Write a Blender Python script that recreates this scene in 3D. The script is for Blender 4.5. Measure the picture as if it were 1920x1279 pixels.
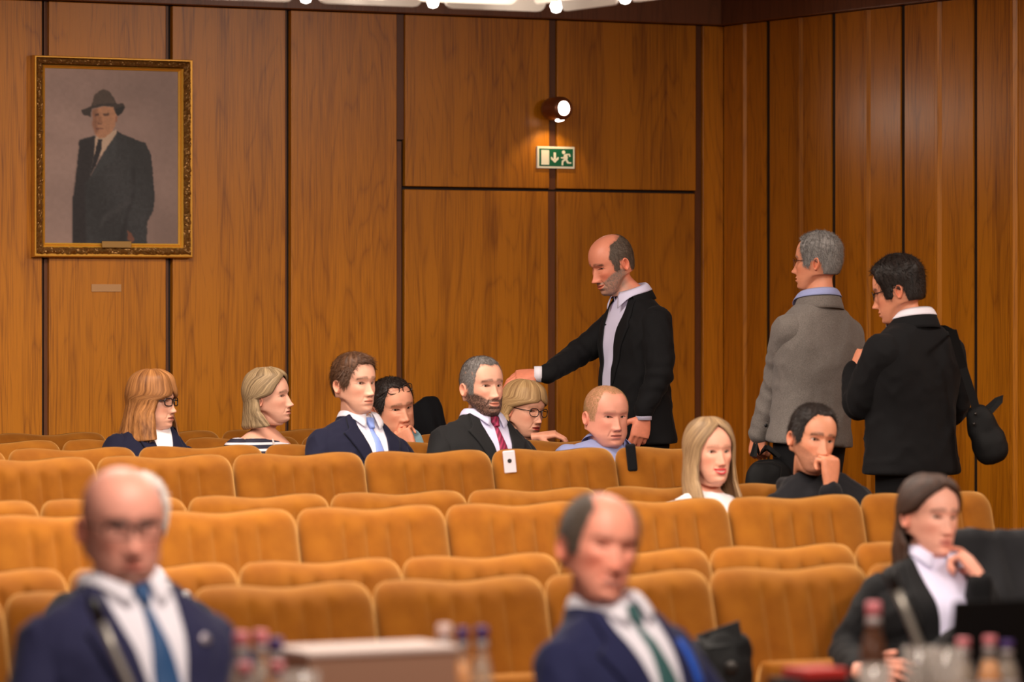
import bpy, bmesh, math, random
import numpy as np
from mathutils import Vector, Matrix
from mathutils.bvhtree import BVHTree

for o in list(bpy.data.objects):
    bpy.data.objects.remove(o, do_unlink=True)
scene = bpy.context.scene
COL = scene.collection
random.seed(7)
RNG = np.random.default_rng(11)

# ------------------------------------------------------------------ camera
# world: X runs along the back wall (to the right), Y runs away from the stage towards the back wall, Z up
F_PX, CX, HY, CAM_H = 7800.0, 960.0, 580.0, 1.408
PHI = math.atan(14500 / F_PX)
VC, VS = math.cos(PHI), math.sin(PHI)          # view direction (VC, VS), image right (VS, -VC)
VIEW = np.array([VC, VS, 0.0]); RIGHT = np.array([VS, -VC, 0.0]); UPZ = np.array([0, 0, 1.0])
cam_data = bpy.data.cameras.new('camera')
cam = bpy.data.objects.new('camera', cam_data); COL.objects.link(cam)
cam.location = (0, 0, CAM_H)
cam.rotation_euler = (math.radians(90), 0, PHI - math.radians(90))
cam_data.sensor_width = 36.0
cam_data.lens = F_PX / 1920 * 36
cam_data.shift_y = -(639.5 - HY) / 1920
cam_data.clip_end = 100
cam_data.dof.use_dof = True
cam_data.dof.focus_distance = 18.2
cam_data.dof.aperture_fstop = 2.8
scene.camera = cam

# ------------------------------------------------------------------ world, lights, exposure
scene.view_settings.view_transform = 'Standard'
scene.view_settings.look = 'None'
scene.view_settings.gamma = 1.0
scene.view_settings.use_curve_mapping = False
scene.view_settings.exposure = 0.0
world = bpy.data.worlds.new('hall_ambient'); scene.world = world
world.use_nodes = True
world.node_tree.nodes['Background'].inputs[0].default_value = (1.0, 0.86, 0.74, 1)
world.node_tree.nodes['Background'].inputs[1].default_value = 0.17

def area_light(name, loc, sx, sy, power, color=(1, 0.88, 0.76), target=None):
    l = bpy.data.lights.new(name, 'AREA'); l.shape = 'RECTANGLE'; l.size = sx; l.size_y = sy
    l.energy = power; l.color = color
    o = bpy.data.objects.new(name, l); COL.objects.link(o); o.location = loc
    if target is not None:
        o.rotation_euler = (Vector(target) - Vector(loc)).to_track_quat('-Z', 'Y').to_euler()
    return o
# unseen added fill lamps: stage-side for the faces, overhead for the seating and foreground
for lx, tx in ((3.4, 5.4), (7.8, 7.6)):
    fl_ = area_light('stage_side_fill_light', (lx, 5.4, 3.9), 2.0, 1.0, 62, target=(tx, 12.6, 0.9))
    fl_.data.spread = math.radians(64)
for lx, ly, lz, lp in ((5.2, 15.0, 3.26, 88), (6.9, 14.8, 3.26, 78), (4.8, 11.6, 3.26, 110), (7.0, 11.2, 3.26, 100), (4.0, 6.5, 3.9, 150)):
    area_light('overhead_fill_light', (lx, ly, lz), 1.4, 0.9, lp, target=(lx, ly + 0.001, 0))
area_light('cornice_luminaire_light', (10.75, 12.4, 3.12), 0.6, 0.35, 45, target=(8.6, 13.6, 1.6))

# ------------------------------------------------------------------ helpers
def s2l(r, g, b):
    f = lambda c: (c / 255) / 12.92 if c / 255 <= 0.04045 else ((c / 255 + 0.055) / 1.055) ** 2.4
    return (f(r), f(g), f(b))

def at(px, Y):                                  # X and depth of the point seen at column px on the plane Y
    u = (px - CX) / F_PX
    d = Y / (VS - u * VC)
    return d * (VC + u * VS), d

def W(px, py, d):                               # world point seen at a pixel at view depth d
    u = (px - CX) / F_PX
    p = VIEW * d + RIGHT * (u * d)
    return np.array([p[0], p[1], CAM_H + (HY - py) / F_PX * d])

def WY(px, py, Y):
    return W(px, py, at(px, Y)[1])

def WX(px, py, X):
    u = (px - CX) / F_PX
    return W(px, py, X / (VC + u * VS))

def mesh_obj(name, verts, faces, material=None, parent=None, smooth=False, mats=None, midx=None):
    me = bpy.data.meshes.new(name)
    me.from_pydata([tuple(map(float, v)) for v in verts], [], [tuple(map(int, f)) for f in faces])
    for m in (mats or ([material] if material else [])):
        me.materials.append(m)
    if midx is not None:
        me.polygons.foreach_set('material_index', midx)
    if smooth:
        me.polygons.foreach_set('use_smooth', [True] * len(me.polygons))
    me.update()
    o = bpy.data.objects.new(name, me); COL.objects.link(o)
    if parent is not None:
        o.parent = parent
    return o

def tag(o, label=None, category=None, group=None, kind=None):
    if label: o['label'] = label
    if category: o['category'] = category
    if group: o['group'] = group
    if kind: o['kind'] = kind
    return o

def empty(name, loc=(0, 0, 0), rz=0.0):
    o = bpy.data.objects.new(name, None); COL.objects.link(o)
    o.location = loc; o.rotation_euler = (0, 0, rz); o.empty_display_size = 0.1
    return o

class MB:
    """collects simple shapes into one mesh"""
    def __init__(self): self.v = []; self.f = []
    def add(self, verts, faces):
        n = len(self.v); self.v += [tuple(p) for p in verts]; self.f += [tuple(i + n for i in f) for f in faces]
    def box(self, lo, hi, bev=0.0):
        bm = bmesh.new(); bmesh.ops.create_cube(bm, size=1)
        for v in bm.verts:
            v.co = Vector([(lo[i] + hi[i]) / 2 + v.co[i] * (hi[i] - lo[i]) for i in range(3)])
        if bev > 0:
            bmesh.ops.bevel(bm, geom=bm.edges[:], offset=bev, segments=2, affect='EDGES', profile=0.5)
        bm.verts.index_update()
        self.add([v.co[:] for v in bm.verts], [[v.index for v in f.verts] for f in bm.faces]); bm.free()
        return self
    def lathe(self, prof, n=24, center=(0, 0, 0), axis=None):
        ax = Vector(axis).normalized() if axis is not None else Vector((0, 0, 1))
        q = Vector((0, 0, 1)).rotation_difference(ax)
        verts = []; faces = []
        for r, z in prof:
            for k in range(n):
                a = 2 * math.pi * k / n
                p = q @ Vector((r * math.cos(a), r * math.sin(a), z)) + Vector(center)
                verts.append(p[:])
        for i in range(len(prof) - 1):
            for k in range(n):
                faces.append((i * n + k, i * n + (k + 1) % n, (i + 1) * n + (k + 1) % n, (i + 1) * n + k))
        if prof[0][0] > 1e-6: faces.append(tuple(reversed(range(n))))
        if prof[-1][0] > 1e-6: faces.append(tuple((len(prof) - 1) * n + k for k in range(n)))
        self.add(verts, faces); return self
    def tube(self, pts, rad, n=10, cap=True, flat=1.0):
        v, f = tube_geo(pts, rad, n, cap, flat); self.add(v, f); return self
    def build(self, name, material, parent=None, smooth=False):
        return mesh_obj(name, self.v, self.f, material, parent, smooth)

def tube_geo(pts, rad, n=10, cap=True, flat=1.0, hint=None):
    pts = [np.array(p, float) for p in pts]
    rad = [rad] * len(pts) if np.isscalar(rad) else list(rad)
    verts = []; faces = []
    prev = None
    for i, p in enumerate(pts):
        t = pts[min(i + 1, len(pts) - 1)] - pts[max(i - 1, 0)]
        t = t / (np.linalg.norm(t) + 1e-9)
        if prev is None:
            h = np.array(hint if hint is not None else ((0, 0, 1) if abs(t[2]) < 0.9 else (1, 0, 0)), float)
            a = np.cross(t, h); a /= np.linalg.norm(a) + 1e-9
        else:
            a = prev - t * np.dot(prev, t); a /= np.linalg.norm(a) + 1e-9
        b = np.cross(t, a); prev = a
        for k in range(n):
            g = 2 * math.pi * k / n
            verts.append(p + rad[i] * (math.cos(g) * a + math.sin(g) * b * flat))
    for i in range(len(pts) - 1):
        for k in range(n):
            faces.append((i * n + k, i * n + (k + 1) % n, (i + 1) * n + (k + 1) % n, (i + 1) * n + k))
    if cap:
        faces.append(tuple(reversed(range(n)))); faces.append(tuple((len(pts) - 1) * n + k for k in range(n)))
    return verts, faces

def capsule_chain(pts, rad, n=12, sub=6):
    """tube with rounded ends and interpolated radii"""
    pts = [np.array(p, float) for p in pts]; P = []; R = []
    for i in range(len(pts) - 1):
        for k in range(sub):
            t = k / sub; P.append(pts[i] * (1 - t) + pts[i + 1] * t); R.append(rad[i] * (1 - t) + rad[i + 1] * t)
    P.append(pts[-1]); R.append(rad[-1])
    t0 = (P[0] - P[1]); t0 /= np.linalg.norm(t0) + 1e-9
    t1 = (P[-1] - P[-2]); t1 /= np.linalg.norm(t1) + 1e-9
    h0 = [(P[0] + t0 * R[0] * math.sin(a), R[0] * math.cos(a)) for a in (1.45, 1.1, 0.75, 0.35)]
    h1 = [(P[-1] + t1 * R[-1] * math.sin(a), R[-1] * math.cos(a)) for a in (0.35, 0.75, 1.1, 1.45)]
    P = [a for a, b in h0] + P + [a for a, b in h1]; R = [b for a, b in h0] + R + [b for a, b in h1]
    return tube_geo(P, R, n)

def sstep(a, b, x):
    t = np.clip((np.asarray(x, float) - a) / (b - a), 0, 1)
    return t * t * (3 - 2 * t)

def _hash(i, j, k, seed):
    n = (i * 73856093) ^ (j * 19349663) ^ (k * 83492791) ^ (seed * 2654435761 & 0x7fffffff)
    n = (n ^ (n >> 13)) * 1274126177 & 0x7fffffff
    n = (n ^ (n >> 16)) * 668265263 & 0x7fffffff
    return (n & 0xffff) / 32767.5 - 1.0
def _vnoise(p, seed):
    f = np.floor(p); t = p - f; t = t * t * (3 - 2 * t); f = f.astype(np.int64)
    r = 0.0
    for a in (0, 1):
        for b in (0, 1):
            for c in (0, 1):
                w = (t[..., 0] if a else 1 - t[..., 0]) * (t[..., 1] if b else 1 - t[..., 1]) * (t[..., 2] if c else 1 - t[..., 2])
                r = r + w * _hash(f[..., 0] + a, f[..., 1] + b, f[..., 2] + c, seed)
    return r
def snoise(p, freq, seed=0):
    """smooth value noise in about [-1, 1] for an (..., 3) array; freq in cycles per metre"""
    q = np.asarray(p, float) * freq * 1.5 + 31.7 * (seed % 13)
    return (_vnoise(q, seed) + .5 * _vnoise(q * 2.03 + 7.1, seed + 57)) * .95

# ------------------------------------------------------------------ materials
def new_mat(name):
    m = bpy.data.materials.new(name); m.use_nodes = True
    nt = m.node_tree; b = nt.nodes['Principled BSDF']
    return m, nt, b

def mat(name, rgb, rough=0.6, metal=0.0, var=0.0, scale=30.0, bump=0.0, bscale=200.0, sheen=0.0, sheen_tint=(1, 1, 1),
        spec=0.5, emis=None, estr=0.0, coat=0.0, stretch=None):
    m, nt, b = new_mat(name)
    b.inputs['Base Color'].default_value = (*rgb, 1)
    b.inputs['Roughness'].default_value = rough; b.inputs['Metallic'].default_value = metal
    b.inputs['Specular IOR Level'].default_value = spec
    b.inputs['Coat Weight'].default_value = coat
    if sheen:
        b.inputs['Sheen Weight'].default_value = sheen; b.inputs['Sheen Tint'].default_value = (*sheen_tint, 1)
        b.inputs['Sheen Roughness'].default_value = 0.35
    if emis:
        b.inputs['Emission Color'].default_value = (*emis, 1); b.inputs['Emission Strength'].default_value = estr
    if var or bump:
        tc = nt.nodes.new('ShaderNodeTexCoord')
        mp = nt.nodes.new('ShaderNodeMapping'); nt.links.new(tc.outputs['Object'], mp.inputs[0])
        if stretch: mp.inputs['Scale'].default_value = stretch
    if var:
        nz = nt.nodes.new('ShaderNodeTexNoise'); nz.inputs['Scale'].default_value = scale; nz.inputs['Detail'].default_value = 4
        nt.links.new(mp.outputs[0], nz.inputs['Vector'])
        mx = nt.nodes.new('ShaderNodeMix'); mx.data_type = 'RGBA'
        mx.inputs['A'].default_value = (*[c * (1 - var) for c in rgb], 1)
        mx.inputs['B'].default_value = (*[min(1, c * (1 + var)) for c in rgb], 1)
        nt.links.new(nz.outputs['Fac'], mx.inputs['Factor']); nt.links.new(mx.outputs['Result'], b.inputs['Base Color'])
    if bump:
        n2 = nt.nodes.new('ShaderNodeTexNoise'); n2.inputs['Scale'].default_value = bscale; n2.inputs['Detail'].default_value = 3
        nt.links.new(mp.outputs[0], n2.inputs['Vector'])
        bp = nt.nodes.new('ShaderNodeBump'); bp.inputs['Strength'].default_value = bump; bp.inputs['Distance'].default_value = 0.004
        nt.links.new(n2.outputs['Fac'], bp.inputs['Height']); nt.links.new(bp.outputs[0], b.inputs['Normal'])
    return m

def wood_mat(name, dark, light, rough=0.36, seed=0.0, axis='X'):
    """veneer with cathedral grain running up the panels; every panel object gets its own figure"""
    m, nt, b = new_mat(name); N = nt.nodes.new; L = nt.links.new
    tc = N('ShaderNodeTexCoord'); oi = N('ShaderNodeObjectInfo')
    off = N('ShaderNodeVectorMath'); off.operation = 'SCALE'
    rnd = N('ShaderNodeCombineXYZ'); L(oi.outputs['Random'], rnd.inputs[0]); L(oi.outputs['Random'], rnd.inputs[1]); L(oi.outputs['Random'], rnd.inputs[2])
    L(rnd.outputs[0], off.inputs[0]); off.inputs['Scale'].default_value = 37.0
    add = N('ShaderNodeVectorMath'); add.operation = 'ADD'; L(tc.outputs['Object'], add.inputs[0]); L(off.outputs[0], add.inputs[1])
    mp = N('ShaderNodeMapping'); L(add.outputs[0], mp.inputs[0]); mp.inputs['Scale'].default_value = (1, 1, 0.13)
    n1 = N('ShaderNodeTexNoise'); n1.inputs['Scale'].default_value = 4.2; n1.inputs['Detail'].default_value = 2; L(mp.outputs[0], n1.inputs['Vector'])
    wv = N('ShaderNodeMath'); wv.operation = 'MULTIPLY'; L(n1.outputs['Fac'], wv.inputs[0]); wv.inputs[1].default_value = 30.0
    fr = N('ShaderNodeMath'); fr.operation = 'PINGPONG'; L(wv.outputs[0], fr.inputs[0]); fr.inputs[1].default_value = 1.0
    pw = N('ShaderNodeMath'); pw.operation = 'POWER'; L(fr.outputs[0], pw.inputs[0]); pw.inputs[1].default_value = 4.0
    mp2 = N('ShaderNodeMapping'); L(add.outputs[0], mp2.inputs[0]); mp2.inputs['Scale'].default_value = (1, 1, 0.02)
    n2 = N('ShaderNodeTexNoise'); n2.inputs['Scale'].default_value = 230; n2.inputs['Detail'].default_value = 4; L(mp2.outputs[0], n2.inputs['Vector'])
    n3 = N('ShaderNodeTexNoise'); n3.inputs['Scale'].default_value = 9; n3.inputs['Detail'].default_value = 3; L(mp2.outputs[0], n3.inputs['Vector'])
    a1 = N('ShaderNodeMath'); a1.operation = 'MULTIPLY_ADD'; L(pw.outputs[0], a1.inputs[0]); a1.inputs[1].default_value = -0.17; L(n2.outputs['Fac'], a1.inputs[2])
    a2 = N('ShaderNodeMath'); a2.operation = 'MULTIPLY_ADD'; L(n3.outputs['Fac'], a2.inputs[0]); a2.inputs[1].default_value = 0.9; L(a1.outputs[0], a2.inputs[2])
    cr = N('ShaderNodeValToRGB'); cr.color_ramp.elements[0].position = 0.45; cr.color_ramp.elements[1].position = 1.15
    cr.color_ramp.elements[0].color = (*dark, 1); cr.color_ramp.elements[1].color = (*light, 1)
    L(a2.outputs[0], cr.inputs[0])
    hs = N('ShaderNodeHueSaturation'); L(cr.outputs[0], hs.inputs['Color'])
    rv = N('ShaderNodeMapRange'); L(oi.outputs['Random'], rv.inputs[0]); rv.inputs[3].default_value = 0.88; rv.inputs[4].default_value = 1.1
    L(rv.outputs[0], hs.inputs['Value']); L(hs.outputs[0], b.inputs['Base Color'])
    b.inputs['Roughness'].default_value = rough
    bp = N('ShaderNodeBump'); bp.inputs['Strength'].default_value = 0.12; bp.inputs['Distance'].default_value = 0.002
    L(n2.outputs['Fac'], bp.inputs['Height']); L(bp.outputs[0], b.inputs['Normal'])
    return m

M = {}
M['wood'] = wood_mat('cherry_veneer', s2l(120, 60, 2), s2l(200, 122, 16), 0.36)
M['wood_strip'] = wood_mat('dark_veneer_strip', s2l(70, 36, 16), s2l(110, 62, 30), 0.45)
M['joint'] = mat('black_joint', s2l(34, 20, 14), 0.7)
M['cornice'] = wood_mat('cornice_veneer', s2l(84, 46, 24), s2l(120, 70, 40), 0.4)
M['ceiling'] = mat('ceiling_paint', s2l(150, 120, 95), 0.8, var=0.05)
M['carpet'] = mat('brown_carpet', s2l(96, 62, 40), 0.95, var=0.2, scale=300, bump=0.4, bscale=900)

# velvet
def velvet(name):
    m, nt, b = new_mat(name); N = nt.nodes.new; L = nt.links.new
    tc = N('ShaderNodeTexCoord'); oi = N('ShaderNodeObjectInfo')
    n1 = N('ShaderNodeTexNoise'); n1.inputs['Scale'].default_value = 9; n1.inputs['Detail'].default_value = 5; L(tc.outputs['Object'], n1.inputs['Vector'])
    add = N('ShaderNodeMath'); add.operation = 'MULTIPLY_ADD'; L(oi.outputs['Random'], add.inputs[0]); add.inputs[1].default_value = 0.12; L(n1.outputs['Fac'], add.inputs[2])
    cr = N('ShaderNodeValToRGB'); cr.color_ramp.elements[0].position = 0.38; cr.color_ramp.elements[1].position = 0.8
    cr.color_ramp.elements[0].color = (*s2l(124, 68, 8), 1); cr.color_ramp.elements[1].color = (*s2l(150, 90, 20), 1)
    L(add.outputs[0], cr.inputs[0]); L(cr.outputs[0], b.inputs['Base Color'])
    b.inputs['Roughness'].default_value = 0.85; b.inputs['Specular IOR Level'].default_value = 0.15
    b.inputs['Sheen Weight'].default_value = 1.0; b.inputs['Sheen Roughness'].default_value = 0.42
    b.inputs['Sheen Tint'].default_value = (*s2l(255, 204, 128), 1)
    n2 = N('ShaderNodeTexNoise'); n2.inputs['Scale'].default_value = 700; L(tc.outputs['Object'], n2.inputs['Vector'])
    bp = N('ShaderNodeBump'); bp.inputs['Strength'].default_value = 0.15; bp.inputs['Distance'].default_value = 0.001
    L(n2.outputs['Fac'], bp.inputs['Height']); L(bp.outputs[0], b.inputs['Normal'])
    return m
M['velvet'] = velvet('mustard_velvet')
M['shell'] = mat('seat_shell_wood', s2l(92, 52, 24), 0.5, var=0.15, scale=20)
M['steel'] = mat('dark_steel', s2l(60, 56, 54), 0.4, 0.8)
M['gold'] = mat('gilt', s2l(216, 156, 56), 0.36, 0.45, var=0.15, scale=60)
M['gold_carved'] = mat('dark_carved_gilt', s2l(150, 106, 52), 0.35, 0.5, var=0.65, scale=90, bump=0.5, bscale=120)
M['white_plastic'] = mat('white_acrylic', s2l(205, 194, 182), 0.4, emis=s2l(255, 238, 220), estr=0.10)
M['bulb'] = mat('glowing_bulb', (1, 1, 1), 0.3, emis=(1.0, 0.93, 0.85), estr=9)
M['sign_white'] = mat('sign_white', s2l(236, 228, 208), 0.5, emis=s2l(236, 228, 208), estr=0.12)
M['sign_green'] = mat('sign_green', s2l(0, 98, 66), 0.5)
M['copper'] = mat('brushed_copper', s2l(128, 72, 42), 0.34, 0.5)
# ================================================================== the room
YW, XW, ZT = 18.30, 11.08, 2.86                  # back wall, right wall, top of the panelling
FLOORS = [(-0.33, -4.0, 6.4), (-0.22, 6.4, 11.93), (-0.11, 11.93, 13.86), (0.0, 13.86, YW + 0.05)]
fl = None
for k, (z, y0, y1) in enumerate(FLOORS):
    o = MB().box((-1.5, y0, z - 0.4), (XW + 0.05, y1, z)).build('floor', M['carpet'])
    tag(o, kind='structure')
o = MB().box((-1.5, -1.0, 3.95), (XW + 0.05, 9.0, 4.1)).build('ceiling', M['ceiling']); tag(o, kind='structure')
o = MB().box((-1.5, 9.0, 3.30), (XW + 0.05, YW + 0.05, 4.1)).build('ceiling', M['ceiling']); tag(o, kind='structure')

def X_of(px): return at(px, YW)[0]
def Y_of(px):
    u = (px - CX) / F_PX
    return XW * (VS - u * VC) / (VC + u * VS)

wall_back = MB().box((-1.5, YW + 0.035, -0.4), (XW + 0.2, YW + 0.2, 3.30)).build('wall_back', M['joint']); tag(wall_back, kind='structure')
wall_right = MB().box((XW + 0.035, 2.0, -0.75), (XW + 0.2, YW + 0.2, 3.30)).build('wall_right', M['joint']); tag(wall_right, kind='structure')

def panel(x0, x1, z0, z1, parent, name='wall_panel', m=None, y=YW, th=0.034, bev=0.003):
    cx_, cz_ = (x0 + x1) / 2, (z0 + z1) / 2
    o = MB().box((x0 - cx_, 0, z0 - cz_), (x1 - cx_, th, z1 - cz_), bev).build(name, m or M['wood'], parent)
    o.location = (cx_, y, cz_)
    return o
j = lambda px: X_of(px)
x_edges = [(-150, 79), (92, 311), (324, 535), (546, 744)]
panel(X_of(-150) - 1.6, j(-150) - 0.02, 0, ZT, wall_back)
for a, b_ in x_edges:
    panel(j(a), j(b_), 0, ZT, wall_back)
# recessed dark strips seen inside the joints
for px0, px1 in ((86, 92), (311, 319), (535, 541)):
    panel(j(px0), j(px1), 0, ZT, wall_back, 'joint_strip', M['wood_strip'], YW + 0.022, 0.012, 0)
# strips beside and between the door leaves
panel(j(745), j(760), 2.245, ZT, wall_back, 'joint_strip', M['wood_strip'], YW + 0.016, 0.018, 0)
panel(j(745), j(754), 0, 2.235, wall_back, 'joint_strip', M['wood_strip'], YW + 0.008, 0.026, 0)
panel(j(1031), j(1044), 2.01, ZT, wall_back, 'joint_strip', M['wood_strip'], YW + 0.016, 0.018, 0)
panel(j(1306), j(1317), 0, ZT, wall_back, 'joint_strip', M['wood_strip'], YW + 0.016, 0.018, 0)
panel(j(760), j(1030), 2.015, ZT, wall_back)
panel(j(1045), j(1305), 2.015, ZT, wall_back)
panel(j(1318), j(1356.5), 0, ZT, wall_back)
door = empty('door_1', (j(900), YW, 0)); tag(door, kind='structure')
def door_leaf(px0, px1):
    x0, x1 = j(px0), j(px1)
    o = MB().box((-(x1 - x0) / 2, 0, -1.0), ((x1 - x0) / 2, 0.04, 0.999), 0.003).build('door_leaf', M['wood'], door)
    o.location = ((x0 + x1) / 2 - door.location[0], 0.006, 1.0)
door_leaf(760, 1029); door_leaf(1045, 1304)
mb = MB().box((-(j(1044) - j(1030)) / 2, 0, -1.0), ((j(1044) - j(1030)) / 2, 0.02, 1.0)); o = mb.build('meeting_strip', M['wood_strip'], door)
o.location = ((j(1030) + j(1044)) / 2 - door.location[0], 0.02, 1.0)

# right wall: folded panels, each with a shallow ridge down its middle
def fold_panel(y0, y1):
    """y0 nearer the back wall; cross-section: two leaves that rise to a narrow ridge facet"""
    w = y0 - y1; prof = [(0, 0), (0.0, -0.006), (w * 0.455, -0.017), (w * 0.475, -0.026), (w * 0.515, -0.026), (w * 0.53, -0.010), (w, -0.006), (w, 0.034), (0, 0.034)]
    prof = [(0, 0.034), (0.0, -0.002), (w * 0.44, -0.002), (w * 0.475, -0.014), (w * 0.515, -0.014), (w * 0.55, -0.002), (w, -0.002), (w, 0.034)]
    zc = (ZT - 0.7) / 2
    v = [(x, -s, z - zc) for z in (-0.7, ZT) for s, x in prof]; n = len(prof)
    f = [(i, (i + 1) % n, n + (i + 1) % n, n + i) for i in range(n)] + [tuple(range(n - 1, -1, -1)), tuple(range(n, 2 * n))]
    o = mesh_obj('wall_panel', v, f, M['wood'], wall_right); o.location = (XW, y0, zc)
RJ = [1358, 1440, 1563, 1693, 1829, 1976, 2135]
for a, b_ in zip(RJ, RJ[1:]):
    fold_panel(Y_of(a + (0 if a == 1358 else 4)), Y_of(b_ - 4))
ycur = Y_of(2139)
while ycur > 3.2:
    fold_panel(ycur, ycur - 0.62); ycur -= 0.66
for a in RJ[1:]:
    y0 = Y_of(a - 4.2); y1 = Y_of(a + 4.2)
    o = MB().box((0.007, y1 - y0, -1.8), (0.034, 0, 1.8)).build('joint_strip', M['joint'], wall_right); o.location = (XW, y0, ZT - 1.8)
# cornice boards above the panelling
o = MB().box((-1.5, YW - 0.045, ZT + 0.004), (XW, YW + 0.03, 3.3), 0.004).build('trim_1', M['cornice']); tag(o, kind='structure')
o = MB().box((XW - 0.045, 2.0, ZT + 0.004), (XW + 0.03, YW - 0.046, 3.3), 0.004).build('trim_2', M['cornice']); tag(o, kind='structure')

# ================================================================== seats
PITCH = 0.558
ROWY = [10.49 + 0.96 * i for i in range(8)]
ROWZ = [-0.22, -0.22, -0.11, -0.11, 0, 0, 0, 0]
ROWX = [5.25, 5.27, 5.36, 5.39, 6.0, 6.02, 6.64, 7.81]       # a seat junction of each row
ROWEND = [9.2, 9.22, 8.73, 8.75, 8.80, 8.82, 8.89, 8.95]

def backrest_mesh():
    nu, nv = 64, 30
    Wd = 0.2785
    us = np.linspace(-1, 1, nu + 1); us = np.sign(us) * (1 - (1 - np.abs(us)) ** 1.25)
    vs = np.concatenate([np.linspace(0, 0.6, 10)[:-1], 1 - 0.4 * (1 - np.linspace(0, 1, nv - 8)) ** 1.6])
    V = []; 
    z0, z1 = 0.36, 0.85
    def pt(u, v, side):
        tw = max(0, (v - 0.78) / 0.22)
        hw = Wd * (1 - 0.012 * v) * ((1 - tw ** 4.0) ** 0.5 * 0.20 + 0.80)
        # top edge: saddle, high shoulders and a shallow dip
        top = z1 + 0.003 - 0.006 * math.cos(u * 4.2) * (abs(u) < 0.76) - 0.0045 * (math.cos(max(0, abs(u) - 0.748) * 6) - 1) * -1.0 + (0.006 if abs(u) >= 0.76 else 0)
        z = z0 + (top - z0) * v
        x = u * hw
        edge = (1 - abs(u) ** 7) ** 0.5
        te = max(0, (v - 0.84) / 0.16); tope = (1 - te ** 2.6) ** 0.5
        be = max(0, (0.06 - v) / 0.06); bote = (1 - be ** 2) ** 0.5
        e = edge * tope * bote
        if side < 0:
            t = 0.062 * e
            m = float(sstep(0.95, 0.84, v)) * float(sstep(0.60, 0.49, abs(u)))
            ch = abs(math.sin((u / 0.30 + 0.5) * math.pi))
            t -= m * e * (0.021 - 0.023 * ch ** 0.42)
            t += 0.012 * float(sstep(0.45, 0.1, v)) * e          # lumbar roll
            y = -t
        else:
            y = 0.040 * e
        rec = (z - 0.40) * 0.27
        return (x, y + rec, z)
    idx = {}
    for side in (-1, 1):
        for i, u in enumerate(us):
            for k, v in enumerate(vs):
                idx[(side, i, k)] = len(V); V.append(pt(u, v, side))
    Fc = []
    n, m_ = len(us) - 1, len(vs) - 1
    for i in range(n):
        for k in range(m_):
            a = [idx[(-1, i, k)], idx[(-1, i + 1, k)], idx[(-1, i + 1, k + 1)], idx[(-1, i, k + 1)]]
            b = [idx[(1, i, k)], idx[(1, i, k + 1)], idx[(1, i + 1, k + 1)], idx[(1, i + 1, k)]]
            Fc.append(a); Fc.append(b)
    o = mesh_obj('backrest', V, Fc, M['velvet'], None, True)
    bm = bmesh.new(); bm.from_mesh(o.data); bmesh.ops.remove_doubles(bm, verts=bm.verts, dist=1e-5); bm.to_mesh(o.data); bm.free()
    return o

def cushion_mesh(name):
    nu, nv = 24, 18; V = []; idx = {}
    for side in (1, -1):
        for i in range(nu + 1):
            for k in range(nv + 1):
                u = -1 + 2 * i / nu; v = -1 + 2 * k / nv
                u2 = math.copysign(1 - (1 - abs(u)) ** 1.3, u); v2 = math.copysign(1 - (1 - abs(v)) ** 1.3, v)
                e = ((1 - abs(u2) ** 6) * (1 - abs(v2) ** 6)) ** 0.5
                z = (0.075 if side > 0 else 0.05) * e
                ch = abs(math.sin((u2 / 0.44 * 2.5 + 0.5) * math.pi)) if abs(u2) < 0.5 else 1
                if side > 0: z -= e * 0.010 * (1 - ch ** 0.5)
                idx[(side, i, k)] = len(V); V.append((u2 * 0.262, v2 * 0.205, side * z))
    Fc = []
    for i in range(nu):
        for k in range(nv):
            Fc.append([idx[(1, i, k)], idx[(1, i + 1, k)], idx[(1, i + 1, k + 1)], idx[(1, i, k + 1)]])
            Fc.append([idx[(-1, i, k)], idx[(-1, i, k + 1)], idx[(-1, i + 1, k + 1)], idx[(-1, i + 1, k)]])
    o = mesh_obj(name, V, Fc, M['velvet'], None, True)
    bm = bmesh.new(); bm.from_mesh(o.data); bmesh.ops.remove_doubles(bm, verts=bm.verts, dist=1e-5); bm.to_mesh(o.data); bm.free()
    return o

proto = {}
proto['backrest'] = backrest_mesh()
proto['cushion'] = cushion_mesh('cushion')
mb = MB(); mb.box((-0.255, 0.02, 0.20), (0.255, 0.055, 0.62), 0.012)
me = mb.build('back_shell', M['shell'])
for v in me.data.vertices: v.co.y += max(0, v.co.z - 0.40) * 0.27
proto['back_shell'] = me
mb = MB(); mb.box((-0.018, -0.16, 0.0), (0.018, 0.10, 0.03), 0.006); mb.box((-0.014, -0.06, 0.02), (0.014, 0.02, 0.36), 0.006)
proto['leg'] = mb.build('leg', M['steel'])
mb = MB(); mb.tube([(-0.25, 0, 0), (0.25, 0, 0)], 0.016, 10)
proto['hinge_bar'] = mb.build('hinge_bar', M['steel'])
first = {k: True for k in proto}
def put(kind, parent, loc, rx=0.0):
    if first[kind]:
        o = proto[kind]; first[kind] = False
    else:
        o = proto[kind].copy(); COL.objects.link(o)
    o.parent = parent; o.location = loc; o.rotation_euler = (rx, 0, 0)
    return o

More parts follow.
